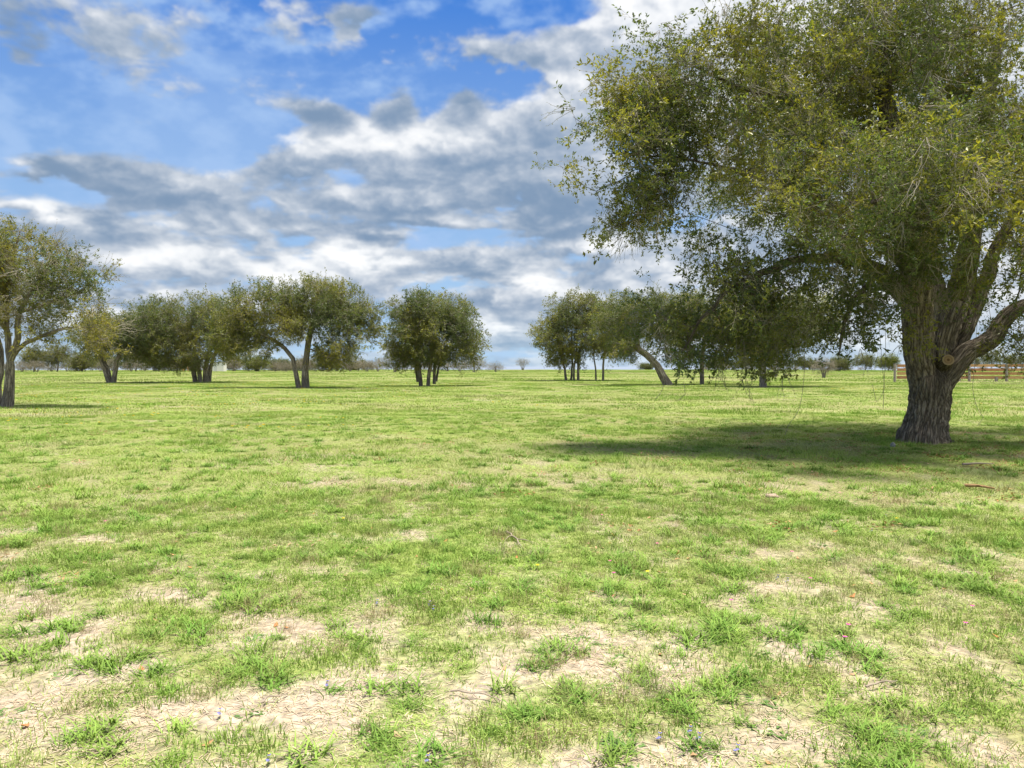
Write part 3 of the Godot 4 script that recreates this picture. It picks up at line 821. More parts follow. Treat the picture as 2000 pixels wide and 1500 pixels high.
func far_growth() -> void:
	var o := {"step": 1.0, "clear": 1.0, "thick": 0.5, "per": 2, "clump": 0.4, "size": 1.5, "bark": M.bark_grey, "sprays": M.sprays_far, "gap": -0.35, "gapf": 0.25, "floor": 0.5, "tip_r": 0.02, "warmth": 0.32, "lift": 0.1, "tintf": 0.3, "least": 0.03,
		"green": Color(0.13, 0.17, 0.06), "olive": Color(0.28, 0.28, 0.08)}
	var k := 0
	# leafy trees along the far edge: px, base py, crown width, crown top py, warmth, kind
	for a in [[66, 726, 58, 678, 0.25, 0], [112, 726, 66, 668, 0.45, 0], [160, 727, 44, 690, 0.55, 0], [265, 726, 70, 682, 0.15, 1], [310, 727, 50, 690, 0.2, 1], [455, 725, 40, 692, 0.35, 1], [500, 726, 44, 696, 0.75, 2], [640, 726, 46, 697, 0.3, 1],
			[1395, 723, 60, 702, 0.1, 1], [1450, 723, 60, 700, 0.1, 1], [1570, 724, 60, 700, 0.3, 1], [1690, 723, 50, 690, 0.45, 1], [1735, 724, 40, 692, 0.9, 2], [1890, 722, 60, 688, 0.1, 3], [1935, 722, 60, 684, 0.12, 3], [1985, 722, 60, 690, 0.1, 3], [2050, 722, 70, 684, 0.1, 3], [1640, 725, 40, 698, 0.4, 1], [1260, 722, 30, 712, 0.2, 1], [-30, 727, 60, 680, 0.3, 0], [205, 725, 64, 690, 0.3, 1], [360, 725, 70, 694, 0.25, 1], [545, 725, 56, 702, 0.4, 1], [592, 725, 44, 704, 0.35, 1], [700, 724, 56, 706, 0.5, 1]]:
		var w: float = a[2] * 0.5
		var top: float = a[3]
		var h: float = a[1] - top
		var oo := o.duplicate()
		oo.merge({"warmth": a[4]}, true)
		if a[5] == 2: oo.merge({"olive": Color(0.26, 0.30, 0.05)}, true)
		var label: String = ["bushy olive green tree at the far edge of the field", "hazy green tree in the far growth behind the oaks", "bright spring green young tree in the far growth", "dark green tree behind the plank fence"][a[5]]
		var group: String = ["olive trees at the far edge", "green trees in the far growth", "spring green trees in the far growth", "dark trees behind the plank fence"][a[5]]
		oak("far_tree", label, Vector2(a[0], a[1]), [[[[a[0], a[1], 0], [a[0] + 2, a[1] - h * 0.3, 0], [a[0], a[1] - h * 0.7, 0]], [0.3, 0.22, 0.08]], [[[a[0] + 1, a[1] - h * 0.25, 0], [a[0] + w * 0.5, a[1] - h * 0.55, 0]], [0.15, 0.06]], [[[a[0] + 1, a[1] - h * 0.25, 0], [a[0] - w * 0.5, a[1] - h * 0.55, 0]], [0.15, 0.06]]],
			[[a[0], top + h * 0.35, 0, w * 0.8, h * 0.34, 3.0], [a[0] - w * 0.45, top + h * 0.55, 0, w * 0.6, h * 0.32, 2.6], [a[0] + w * 0.45, top + h * 0.52, 0, w * 0.6, h * 0.34, 2.6]], 110, oo, 200 + k, group)
		k += 1
	# bare brush between them: two shrubs, copied
	var brush := []
	var bo := {"step": 0.5, "clear": 0.2, "thick": 0.5, "per": 1, "clump": 0.2, "size": 0.9, "bark": M.bark_pale, "sprays": M.sprays_thin, "gap": -0.6, "floor": 0.4, "tip_r": 0.014, "warmth": 0.5, "lift": 0.4, "green": Color(0.16, 0.17, 0.09), "olive": Color(0.26, 0.25, 0.10), "shell": 0.5}
	for v in 3:
		var t := thing("bare_shrub", "leafless grey brush thicket along the far field edge", "shrub", Vector3.ZERO, "bare brush along the far field edge")
		var limbs := []
		var r := rngs(300 + v)
		for s in 6:
			var d := Vector3(r.randf_range(-1, 1), 1.3, r.randf_range(-0.6, 0.6)).normalized()
			limbs.append([[Vector3(d.x * 0.3, -0.1, d.z * 0.3), d * 1.2, d * 2.3 + Vector3(0, 0.4, 0)], [0.09, 0.06, 0.03], true])
		plant_tree(t, limbs, [[Vector3(0, 2.3, 0), Vector3(3.0, 1.5, 1.6)], [Vector3(1.6, 1.5, 0), Vector3(2.0, 1.1, 1.2)], [Vector3(-1.6, 1.5, 0), Vector3(2.0, 1.1, 1.2)]], 210, bo, 310 + v)
		brush.append(t)
	var r2 := rngs(77)
	var spots := []
	for i in 34: spots.append([-60 + i * 31.0 + r2.randf_range(-9, 9), 725.0 + r2.randf_range(0, 1.8), r2.randf_range(0.8, 1.3) * (1.3 if i > 20 and i < 33 else 0.9)])
	for i in 16: spots.append([1330 + i * 45.0 + r2.randf_range(-9, 9), 723.0 + r2.randf_range(0, 1.5), r2.randf_range(0.4, 0.8)])
	var used := [false, false, false]
	for s in spots:
		if s[0] > 975 and s[0] < 1030: continue
		var v := r2.randi() % 3
		var p := on_ground(s[0], s[1])
		var c: Node3D = brush[v]
		if used[v]:
			c = brush[v].duplicate()
			c.name = numbered("bare_shrub")
			add_child(c)
		used[v] = true
		c.position = p
		c.rotation.y = r2.randf() * 0.6 - 0.3 + (PI if r2.randf() < 0.5 else 0.0)
		c.scale = Vector3.ONE * float(s[2])
	# the lone bare tree on the skyline
	var lone := thing("bare_tree", "lone leafless tree standing on the open skyline", "tree", on_ground(1021, 723.5))
	var bl := []
	for s in 4: bl.append([[Vector3(0.1 * s - 0.15, -0.1, 0), Vector3(0.5 * s - 0.75, 1.6, 0.2 * s), Vector3(1.1 * s - 1.65, 3.4, 0.3 * s)], [0.16, 0.1, 0.04], true])
	var lo := bo.duplicate()
	lo.merge({"per": 1}, true)
	plant_tree(lone, bl, [[Vector3(0, 3.4, 0), Vector3(3.4, 2.0, 2.0)]], 200, lo, 330)
	for a in [[1515, 736, 46, 700], [1609, 738, 40, 704]]:
		var p := on_ground(a[0], a[1])
		var t := thing("bare_tree", "small leafless tree with tangled brown twigs beyond the drooping boughs", "tree", p, "small bare trees beyond the boughs")
		var d := -p.z
		var hh: float = (a[1] - a[3]) * d / FPX
		var bl2 := []
		for s in 3: bl2.append([[Vector3(0.1 * s - 0.1, -0.1, 0), Vector3(0.3 * s - 0.3, hh * 0.4, 0), Vector3(0.9 * s - 0.9, hh * 0.75, 0.2 * s)], [0.12, 0.09, 0.04], true])
		plant_tree(t, bl2, [[Vector3(0, hh * 0.75, 0), Vector3(a[2] * d / FPX * 0.6, hh * 0.4, 1.2)]], 160, lo, 340 + int(a[0]))

# ---------------------------------------------------------------- ground and grass
func soil_image() -> ImageTexture:
	var s := 1024
	var r := rngs(5)
	var n := FastNoiseLite.new()
	n.seed = 7
	n.frequency = 0.02
	n.fractal_octaves = 5
	var g := n.get_seamless_image(s, s)
	var im := Image.create(s, s, false, Image.FORMAT_RGB8)
	for y in s:
		for x in s:
			var v := 0.60 + 0.75 * (g.get_pixel(x, y).r - 0.5) + r.randf_range(-0.12, 0.12)
			im.set_pixel(x, y, Color(v, v, v).linear_to_srgb())
	# bits of straw, dead stalks, clods
	for k in 12000:
		var p := Vector2(r.randf() * s, r.randf() * s)
		var a := r.randf() * TAU
		var l := r.randi_range(8, 46)
		var c := Color(0.92, 0.86, 0.72) if r.randf() < 0.75 else Color(0.56, 0.52, 0.46)
		c = c * r.randf_range(0.75, 1.05)
		var bend := r.randf_range(-0.02, 0.02)
		for i in l:
			a += bend
			p += Vector2(cos(a), sin(a))
			im.set_pixel(posmod(int(p.x), s), posmod(int(p.y), s), c.linear_to_srgb())
	return tex(im)

func turf_tint(x: float, z: float, r: RandomNumberGenerator) -> Color:
	var a := 0.9 * tintn.get_noise_2d(x * 3.0, z * 3.0) + 0.6 * patchy.get_noise_2d(z * 0.7 + 50.0, x * 0.7) + r.randf_range(-0.35, 0.35)
	var c := Color(0.205, 0.34, 0.06).lerp(Color(0.325, 0.44, 0.105), smoothstep(-0.45, 0.3, a))
	c = c.lerp(Color(0.50, 0.47, 0.30), smoothstep(0.25, 0.85, a) * 0.75)
	return c * r.randf_range(0.85, 1.15)

func make_ground() -> void:
	var v := PackedVector3Array()
	var n := PackedVector3Array()
	var c := PackedColorArray()
	var ix := PackedInt32Array()
	var seg := 320
	var radii := [0.4]
	while radii[-1] < 2600.0: radii.append(radii[-1] * 1.038 + 0.01)
	var soil := Color(0.585, 0.50, 0.415)
	var turf := Color(0.35, 0.37, 0.17)
	v.append(Vector3(0, height(0, 0), 0)); n.append(Vector3.UP); c.append(soil)
	for rr in radii:
		for s in seg:
			var a: float = TAU * s / seg
			var x: float = rr * sin(a)
			var z: float = -rr * cos(a)
			v.append(Vector3(x, height(x, z), z))
			var e: float = maxf(0.05, rr * 0.02)
			n.append(Vector3(height(x - e, z) - height(x + e, z), 2.0 * e, height(x, z - e) - height(x, z + e)).normalized())
			var b := bare(x, z)
			var g := turf.lerp(Color(0.31, 0.41, 0.11), clampf(0.4 + 0.6 * patchy.get_noise_2d(x * 0.4, z * 0.4), 0.0, 1.0))
			g = g.lerp(Color(0.38, 0.345, 0.20), clampf(0.25 + patchy2.get_noise_2d(x * 0.3, z * 0.3), 0.0, 0.5))
			c.append(g.lerp(soil, b))
	for s in seg: ix.append_array(PackedInt32Array([0, 1 + s, 1 + (s + 1) % seg]))
	for k in radii.size() - 1:
		for s in seg:
			var a := 1 + k * seg + s
			var b := 1 + k * seg + (s + 1) % seg
			ix.append_array(PackedInt32Array([a, a + seg, b, b, a + seg, b + seg]))
	var arr := []
	arr.resize(Mesh.ARRAY_MAX)
	arr[Mesh.ARRAY_VERTEX] = v
	arr[Mesh.ARRAY_NORMAL] = n
	arr[Mesh.ARRAY_COLOR] = c
	arr[Mesh.ARRAY_INDEX] = ix
	var mesh := ArrayMesh.new()
	mesh.add_surface_from_arrays(Mesh.PRIMITIVE_TRIANGLES, arr)
	var m := StandardMaterial3D.new()
	m.albedo_texture = soil_image()
	m.vertex_color_use_as_albedo = true
	m.uv1_triplanar = true
	m.uv1_world_triplanar = true
	m.uv1_scale = Vector3.ONE / 1.7
	m.roughness = 1.0
	m.metallic_specular = 0.1
	m.heightmap_enabled = true
	m.heightmap_texture = m.albedo_texture
	m.heightmap_scale = 1.0
	var o := part("ground", mesh, m, self)
	o.set_meta("kind", "structure")
	o.set_meta("label", "mown pasture with short turf and bare sandy patches")
	o.set_meta("category", "ground")

# a patch of blades standing on y = 0
func make_patch(r: RandomNumberGenerator, radius: float, blades: int, h0: float, h1: float, w: float, lean: float, fine: bool, dry := 0.12) -> ArrayMesh:
	var b := Build.new()
	var hearts := []
	for k in 13:
		var a := r.randf() * TAU
		var q := radius * sqrt(r.randf())
		hearts.append([Vector3(cos(a) * q, -0.004, sin(a) * q), radius * r.randf_range(0.07, 0.34), r.randf_range(0.65, 1.35), r.randf_range(0.82, 1.2)])
	for k in blades:
		var heart: Array = hearts[r.randi() % hearts.size()]
		var off := Vector3(r.randfn(), 0, r.randfn()) * float(heart[1])
		var p: Vector3 = heart[0] + off
		var h := r.randf_range(h0, h1) * float(heart[2])
		var dr := (Vector3(r.randf_range(-1, 1), 0, r.randf_range(-1, 1)) + off / float(heart[1]) * 0.35) * lean
		var sd := Vector3(r.randf_range(-1, 1), 0, r.randf_range(-1, 1)).normalized() * w * r.randf_range(0.6, 1.3)
		var col := Color(1, 1, 1) * r.randf_range(0.72, 1.3) * float(heart[3])
		if r.randf() < dry: col = Color(1.55, 1.15, 1.55) * r.randf_range(0.7, 1.1)
		var m := p + Vector3(0, h * 0.62, 0) + dr * h * 0.4
		var t := p + Vector3(0, h, 0) * (1.0 - 0.3 * lean) + dr * h * 1.3
		if fine:
			b.quad(p - sd * 0.5, p + sd * 0.5, m + sd * 0.4, m - sd * 0.4, col)
			b.tri(m - sd * 0.4, m + sd * 0.4, t, col)
		else:
			b.tri(p - sd * 0.5, p + sd * 0.5, t, col)
	return b.done(null, M.grass)

# a star-shaped clump of broad arching blades
func make_clump(r: RandomNumberGenerator, blades: int, l0: float, l1: float, w: float, rise: float) -> ArrayMesh:
	var b := Build.new()
	for k in blades:
		var a := r.randf() * TAU
		var out := Vector3(cos(a), 0, sin(a))
		var sd := Vector3(-sin(a), 0, cos(a)) * w * r.randf_range(0.7, 1.3)
		var l := r.randf_range(l0, l1)
		var up := r.randf_range(0.25, 1.0) * rise
		var col := Color(1, 1, 1) * r.randf_range(0.7, 1.3)
		if r.randf() < 0.10: col = Color(1.35, 1.0, 1.3)
		var p := Vector3(r.randf_range(-1, 1), 0, r.randf_range(-1, 1)) * 0.05 + Vector3(0, -0.005, 0)
		var last := p
		for i in 3:
			var t := (i + 1) / 3.0
			var q := p + out * l * t * (1.0 - 0.35 * up) + Vector3(0, l * up * (t - 0.55 * t * t) * 1.5, 0)
			var wa := sd * (1.0 - 0.25 * i)
			var wb := sd * (0.75 - 0.25 * i) if i < 2 else Vector3.ZERO
			if i < 2: b.quad(last - wa * 0.5, last + wa * 0.5, q + wb * 0.5, q - wb * 0.5, col)
			else: b.tri(last - wa * 0.5, last + wa * 0.5, q, col)
			last = q
	return b.done(null, M.grass)

# dead stalks lying on the soil
func make_straw(r: RandomNumberGenerator, count: int, radius: float) -> ArrayMesh:
	var b := Build.new()
	for k in count:
		var a := r.randf() * TAU
		var q := radius * sqrt(r.randf())
		var p := Vector3(cos(a) * q, r.randf_range(0.001, 0.005), sin(a) * q)
		var f := r.randf() * TAU
		var l := r.randf_range(0.02, 0.065)
		var d := Vector3(cos(f), r.randf_range(-0.03, 0.08), sin(f)) * l
		var sd := Vector3(-sin(f), 0, cos(f)) * r.randf_range(0.0012, 0.003)
		var col := Color(1, 1, 1) * r.randf_range(0.8, 1.15)
		b.quad(p - sd, p + sd, p + d + sd * 0.5, p + d - sd * 0.5, col)
	return b.done(null, M.grass)

# tiles of blades on a jittered grid; each mesh list is ordered from dense to sparse
func tile(called: String, label: String, kinds: Array, cell: float, r0: float, r1: float, half: float, seed_: int) -> void:
	var r := rngs(seed_)
	var rows := []
	for k in kinds: rows.append(PackedFloat32Array())
	var n := int(r1 / cell)
	for i in range(-n, n + 1):
		for j in range(0, n + 1):
			var x := (i + 0.5 + r.randf_range(-0.22, 0.22)) * cell
			var z := -(j + 0.5 + r.randf_range(-0.22, 0.22)) * cell
			var rr := sqrt(x * x + z * z)
			if rr < r0 or rr > r1 or absf(atan2(x, -z)) > half: continue
			var b := bare(x, z) + r.randf_range(-0.2, 0.2)
			if b > 1.0: continue
			var level := 0 if b < 0.3 else 1 if b < 0.62 else 2
			var s := r.randf_range(0.92, 1.12)
			var tall := clampf(1.0 + 1.6 * tintn.get_noise_2d(x * 2.0 + 30.0, z * 2.0) + r.randf_range(-0.25, 0.25), 0.5, 2.0)
			put(rows[level * 3 + r.randi() % 3], Basis(Vector3.UP, r.randf() * TAU) * Basis.from_scale(Vector3(s, s * tall, s)), Vector3(x, height(x, z), z), turf_tint(x, z, r))
	strew(called, label, kinds, rows)

func strew(called: String, label: String, meshes: Array, rows: Array) -> void:
	var o := Node3D.new()
	o.name = numbered(called)
	add_child(o)
	o.set_meta("label", label)
	o.set_meta("category", "grass")
	o.set_meta("kind", "stuff")
	for k in meshes.size():
		if not rows[k].is_empty(): mm("patches", meshes[k], rows[k], o)

func sow(called: String, label: String, meshes: Array, n: int, r0: float, r1: float, half: float, keep: Callable, tint: Callable, s0: float, s1: float, seed_: int) -> void:
	var r := rngs(seed_)
	var rows := []
	for m in meshes: rows.append(PackedFloat32Array())
	for i in n:
		var rr := sqrt(r.randf_range(r0 * r0, r1 * r1))
		var a := r.randf_range(-half, half)
		var x := rr * sin(a)
		var z := -rr * cos(a)
		if r.randf() > float(keep.call(x, z, rr)): continue
		var s := r.randf_range(s0, s1)
		var b := Basis(Vector3.UP, r.randf() * TAU) * Basis.from_scale(Vector3(s, s * r.randf_range(0.75, 1.25), s))
		put(rows[r.randi() % meshes.size()], b, Vector3(x, height(x, z), z), tint.call(x, z, r))
	strew(called, label, meshes, rows)

func make_grass() -> void:
	var r := rngs(60)
	var near := []
	var mid := []
	var far := []
	var vfar := []
	var clump := []
	var wisp := []
	var straw := []
	for level in 3:
		for k in 3:
			var f: float = [1.0, 0.5, 0.2][level]
			near.append(make_patch(r, 0.15, int(290 * f), 0.012, 0.05, 0.0042, 1.0, true, 0.36))
			mid.append(make_patch(r, 0.52, int(700 * f), 0.022, 0.065, 0.0085, 0.8, false, 0.28))
			far.append(make_patch(r, 1.6, int(900 * f), 0.035, 0.09, 0.022, 0.7, false, 0.15))
			vfar.append(make_patch(r, 5.2, int(900 * f), 0.04, 0.11, 0.07, 0.6, false, 0.12))
	for k in 4: clump.append(make_clump(r, 56, 0.05, 0.135, 0.0062, 0.8))
	for k in 2:
		wisp.append(make_patch(r, 0.09, 60, 0.04, 0.12, 0.0028, 0.75, true, 0.4))
		straw.append(make_straw(r, 60, 0.22))
	tile("short_grass", "short mown turf between the sandy patches", near, 0.20, 2.0, 9.5, 0.9, 61)
	tile("field_grass", "short mown turf in front of the trees", mid, 0.75, 9.2, 28.0, 0.78, 62)
	tile("meadow_grass", "turf of the middle field round the oaks", far, 2.3, 27.0, 85.0, 0.74, 63)
	tile("far_meadow_grass", "turf of the open field towards the skyline", vfar, 7.5, 82.0, 390.0, 0.72, 64)
	var lush := func(x: float, z: float, q: RandomNumberGenerator) -> Color: return Color(0.135, 0.265, 0.045).lerp(Color(0.25, 0.37, 0.075), q.randf()) * q.randf_range(0.8, 1.15)
	sow("grass_clump", "bright green star-shaped clumps of coarse grass on the sandy soil", clump, 5200, 2.2, 10.0, 0.9, func(x: float, z: float, rr: float) -> float: return clampf(0.14 + 1.2 * patchy2.get_noise_2d(x * 1.3 + 40.0, z * 1.3) + (0.16 if bare(x, z) > 0.35 else 0.0), 0.03, 1.0), lush, 0.6, 1.5, 65)
	sow("grass_clump", "bright green coarse clumps scattered through the turf", clump, 5200, 9.0, 24.0, 0.8, func(x: float, z: float, rr: float) -> float: return clampf(0.2 + 1.2 * patchy2.get_noise_2d(x + 40.0, z), 0.02, 1.0), lush, 0.8, 1.7, 66)
	var wispy := func(x: float, z: float, q: RandomNumberGenerator) -> Color: return Color(0.24, 0.27, 0.10).lerp(Color(0.36, 0.29, 0.16), q.randf())
	sow("wispy_grass", "thin upright tufts with brownish stalks", wisp, 1300, 2.2, 10.0, 0.9, func(x: float, z: float, rr: float) -> float: return clampf(0.3 + patchy.get_noise_2d(x * 2.0 + 9.0, z * 2.0), 0.05, 1.0), wispy, 0.5, 1.1, 67)
	var tan_ := func(x: float, z: float, q: RandomNumberGenerator) -> Color: return Color(0.60, 0.51, 0.38).lerp(Color(0.44, 0.35, 0.24), q.randf())
	sow("dead_straw", "dead straw lying on the bare soil", straw, 2000, 2.0, 11.0, 0.9, func(x: float, z: float, rr: float) -> float: return 0.35 + 0.65 * bare(x, z), tan_, 0.7, 1.3, 68)
	# brown oak litter: under the big tree and strewn in front
	var lb := Build.new()
	for k in 14:
		var p := Vector3(r.randf_range(-0.2, 0.2), r.randf_range(0.005, 0.03), r.randf_range(-0.2, 0.2))
		var d := (rv(r) * Vector3(1, 0.3, 1)).normalized()
		leaf(lb, p, d, d.cross(Vector3.UP).normalized(), 0.055, 0.024, Color(1, 1, 1) * r.randf_range(0.6, 1.2))
	var litter := lb.done(null, M.grass)
	var brown := func(x: float, z: float, q: RandomNumberGenerator) -> Color: return Color(0.42, 0.24, 0.11).lerp(Color(0.50, 0.37, 0.23), q.randf())
	var trunk := on_ground(1800, 862)
	sow("leaf_litter", "fallen brown oak leaves strewn through the turf", [litter], 3200, 6.0, 22.0, 0.8, func(x: float, z: float, rr: float) -> float:
		var d := Vector2(x - trunk.x, (z - trunk.z - 1.2) * 1.3).length()
		return 0.04 + 0.55 * exp(-d * d / 30.0), brown, 0.6, 1.2, 69)
	# single dry leaves and low broad-leaved weeds near by
	var ob := Build.new()
	leaf(ob, Vector3(0, 0.006, 0), Vector3(0.95, 0.2, 0.2).normalized(), Vector3(0.2, 0.1, -0.95).normalized(), 0.05, 0.028, Color.WHITE)
	var rust := func(x: float, z: float, q: RandomNumberGenerator) -> Color: return Color(0.46, 0.20, 0.08).lerp(Color(0.50, 0.36, 0.22), q.randf())
	sow("dry_leaf", "single fallen orange-brown leaves on the sandy turf", [ob.done(null, M.grass)], 170, 2.4, 9.0, 0.85, func(x: float, z: float, rr: float) -> float: return 1.0, rust, 0.6, 1.2, 71)
	var weed := []
	for k in 2: weed.append(make_clump(r, 26, 0.025, 0.06, 0.017, 0.45))
	var deep := func(x: float, z: float, q: RandomNumberGenerator) -> Color: return Color(0.10, 0.20, 0.05).lerp(Color(0.17, 0.26, 0.09), q.randf())
	sow("low_weed", "low broad-leaved weeds scattered among the grass", weed, 1500, 2.2, 10.0, 0.9, func(x: float, z: float, rr: float) -> float: return clampf(0.2 + 1.3 * patchy.get_noise_2d(x * 1.6 - 20.0, z * 1.6), 0.02, 1.0), deep, 0.6, 1.4, 72)
	# yellow flowers far off
	var fb := Build.new()
	for k in 3:
		var p := Vector3(r.randf_range(-0.25, 0.25), 0.10, r.randf_range(-0.25, 0.25))
		for q in 5:
			var a := TAU * q / 5.0
			var d := Vector3(cos(a), 0.4, sin(a)).normalized()
			leaf(fb, p, d, d.cross(Vector3.UP).normalized(), 0.03, 0.022, Color.WHITE)
	var yl := fb.done(null, M.grass)
	var yel := func(x: float, z: float, q: RandomNumberGenerator) -> Color: return Color(0.75, 0.52, 0.02)
	sow("yellow_flowers", "tiny yellow flowers dotting the turf in front of the oaks", [yl], 5200, 16.0, 75.0, 0.72, func(x: float, z: float, rr: float) -> float:
		return (0.20 if x < -4.0 else 0.02) * smoothstep(0.0, 0.3, tintn.get_noise_2d(x * 2.0, z * 2.0) + 0.15) + (0.8 if Vector2((x - on_ground(1670, 765).x) / 1.5, z - on_ground(1670, 765).z).length() < 1.5 else 0.0), yel, 1.1, 1.8, 70)

# ---------------------------------------------------------------- small things
func flower(px: float, py: float, kind: int) -> void:
	var p := on_ground(px, py + 6)
	var names_ := ["pink_wildflower", "blue_wildflower", "yellow_wildflower"]
	var labels := ["small magenta pink wildflower blooming in the short grass", "small blue violet wildflower on a thin stalk in the grass", "single bright yellow wildflower standing in the grass"]
	var t := thing(names_[kind], labels[kind], "flower", p, ["pink wildflowers", "blue wildflowers", "yellow wildflowers"][kind])
	var r := rngs(int(px * 7 + py))
	var h: float = [0.045, 0.042, 0.055][kind] * r.randf_range(0.8, 1.3)
	var sb := Build.new()
	sb.tube(PackedVector3Array([Vector3(0, -0.01, 0), Vector3(0.004, h * 0.5, 0.003), Vector3(0.003, h, 0)]), PackedFloat32Array([0.0015, 0.0012, 0.001]), 5)
	part("stem", sb.done(), M.stem, t)
	var pb := Build.new()
	var l: float = [0.016, 0.010, 0.017][kind]
	leaf(pb, Vector3.ZERO, Vector3(0, 0.35, 1).normalized(), Vector3.RIGHT, l, l * 0.75, Color.WHITE)
	var pm := pb.done()
	var heads := 1 if kind != 1 else 3
	for q in heads:
		for k in 5:
			var o := part("petal", pm, M.petal[kind], t)
			o.position = Vector3(0.003 + 0.008 * q * cos(q * 2.1), h - 0.016 * q, 0.008 * q * sin(q * 2.1))
			o.rotation = Vector3(0.5, TAU * k / 5.0 + q, 0)
	var cm := SphereMesh.new()
	cm.radius = 0.004
	cm.height = 0.006
	cm.radial_segments = 8
	cm.rings = 4
	part("flower_centre", cm, M.pollen, t).position = Vector3(0.003, h + 0.002, 0)

func stick(px0: float, py0: float, px1: float, py1: float, rad: float, label: String, forks: int, mat: Material) -> void:
	var a := on_ground(px0, py0)
	var b := on_ground(px1, py1)
	var t := thing("fallen_stick", label, "stick", a)
	var r := rngs(int(px0 + py1))
	var pts := PackedVector3Array()
	var rr := PackedFloat32Array()
	for i in 9:
		var f := i / 8.0
		pts.append((b - a) * f + Vector3(r.randf_range(-1, 1), 0, r.randf_range(-1, 1)) * 0.012 + Vector3(0, rad + 0.018 + 0.01 * sin(f * 4.0), 0))
		rr.append(rad * (1.0 - 0.55 * f))
	var sb := Build.new()
	sb.tube(pts, rr, 7, Color.WHITE, 0.0, true)
	part("shaft", sb.done(), mat, t)
	for k in forks:
		var f := 3 + k * 2
		var d := (b - a).normalized().rotated(Vector3.UP, 0.6 if k % 2 else -0.6) * (b - a).length() * 0.3
		var fb := Build.new()
		fb.tube(PackedVector3Array([pts[f], pts[f] + d * 0.5 + Vector3(0, 0.01, 0), pts[f] + d]), PackedFloat32Array([rad * 0.6, rad * 0.45, rad * 0.2]), 5, Color.WHITE, 0.0, true)
		part("side_twig", fb.done(), mat, t)

func stone(px: float, py: float, s: Vector3, label: String, mat: Material) -> void:
	var sm := SphereMesh.new()
	sm.radial_segments = 14
	sm.rings = 9
	var arr := sm.get_mesh_arrays()
	var v: PackedVector3Array = arr[Mesh.ARRAY_VERTEX]
	for i in v.size():
		v[i] *= s * 2.0 * (1.0 + 0.5 * tintn.get_noise_3dv(v[i] * 3.5 + Vector3(px, 0, 0)))
	arr[Mesh.ARRAY_VERTEX] = v
	var am := ArrayMesh.new()
	am.add_surface_from_arrays(Mesh.PRIMITIVE_TRIANGLES, arr)
	var st := SurfaceTool.new()
	st.create_from(am, 0)
	st.generate_normals()
	var o := part("stone", st.commit(), mat, self)
	o.name = numbered("field_stone")
	o.position = on_ground(px, py) + Vector3(0, s.y * 0.5, 0)
	tag(o, label, "stone")

func plank_fence() -> void:
	var left := on_ground(1752, 746)
	var right := on_ground(2260, 746)
	var t := thing("plank_fence", "orange-brown wooden plank fence with grey posts", "fence", left)
	var r := rngs(19)
	var bays := 7
	var len := (right - left).length()
	var dirv := (right - left).normalized()
	var bay := len / bays
	t.rotation.y = atan2(-dirv.z, dirv.x)
	for i in bays + 1:
		var pb := Build.new()
		var h := 1.86 + r.randf_range(-0.03, 0.06)
		var w := 0.13
		pb.tube(PackedVector3Array([Vector3(0, -0.1, 0), Vector3(0.01, 0.9, 0), Vector3(-0.01, h - 0.03, 0), Vector3(-0.01, h, 0)]), PackedFloat32Array([w, w * 0.96, w * 0.9, w * 0.7]), 10, Color.WHITE, 0.04, true)
		part("post", pb.done(), M.grey_wood, t).position = Vector3(i * bay - 0.09 * bay, 0, 0.2)
		var sb := Build.new()
		sb.box(Vector3(-0.11, -0.1, -0.1), Vector3(0.11, 0.52, 0.1))
		part("short_post", sb.done(), M.grey_wood, t).position = Vector3(i * bay - 0.09 * bay + bay * 0.72, 0, 0.24)
	var shapes := []
	for k in 3:
		var bb := Build.new()
		bb.box(Vector3(0.004, -0.14, -0.02), Vector3(bay - 0.004, 0.14, 0.02))
		shapes.append(bb.done())
	for i in bays:
		for k in 4:
			var o := part("plank", shapes[k % 3], M.planks[r.randi() % M.planks.size()], t)
			o.position = Vector3(i * bay, 0.48 + k * 0.41 + r.randf_range(-0.015, 0.015), r.randf_range(-0.012, 0.012))
			o.rotation.z = r.randf_range(-0.004, 0.004)
	# wire netting in front of the foot
	var wb := Build.new()
	for k in 4: wb.tube(PackedVector3Array([Vector3(0, 0.08 + 0.13 * k, 0.36), Vector3(len, 0.08 + 0.13 * k, 0.36)]), PackedFloat32Array([0.006, 0.006]), 4)
	for i in int(len / 0.6): wb.tube(PackedVector3Array([Vector3(i * 0.6, 0, 0.362), Vector3(i * 0.6, 0.5, 0.362)]), PackedFloat32Array([0.006, 0.006]), 4)
	part("wire_netting", wb.done(), M.wire, t)

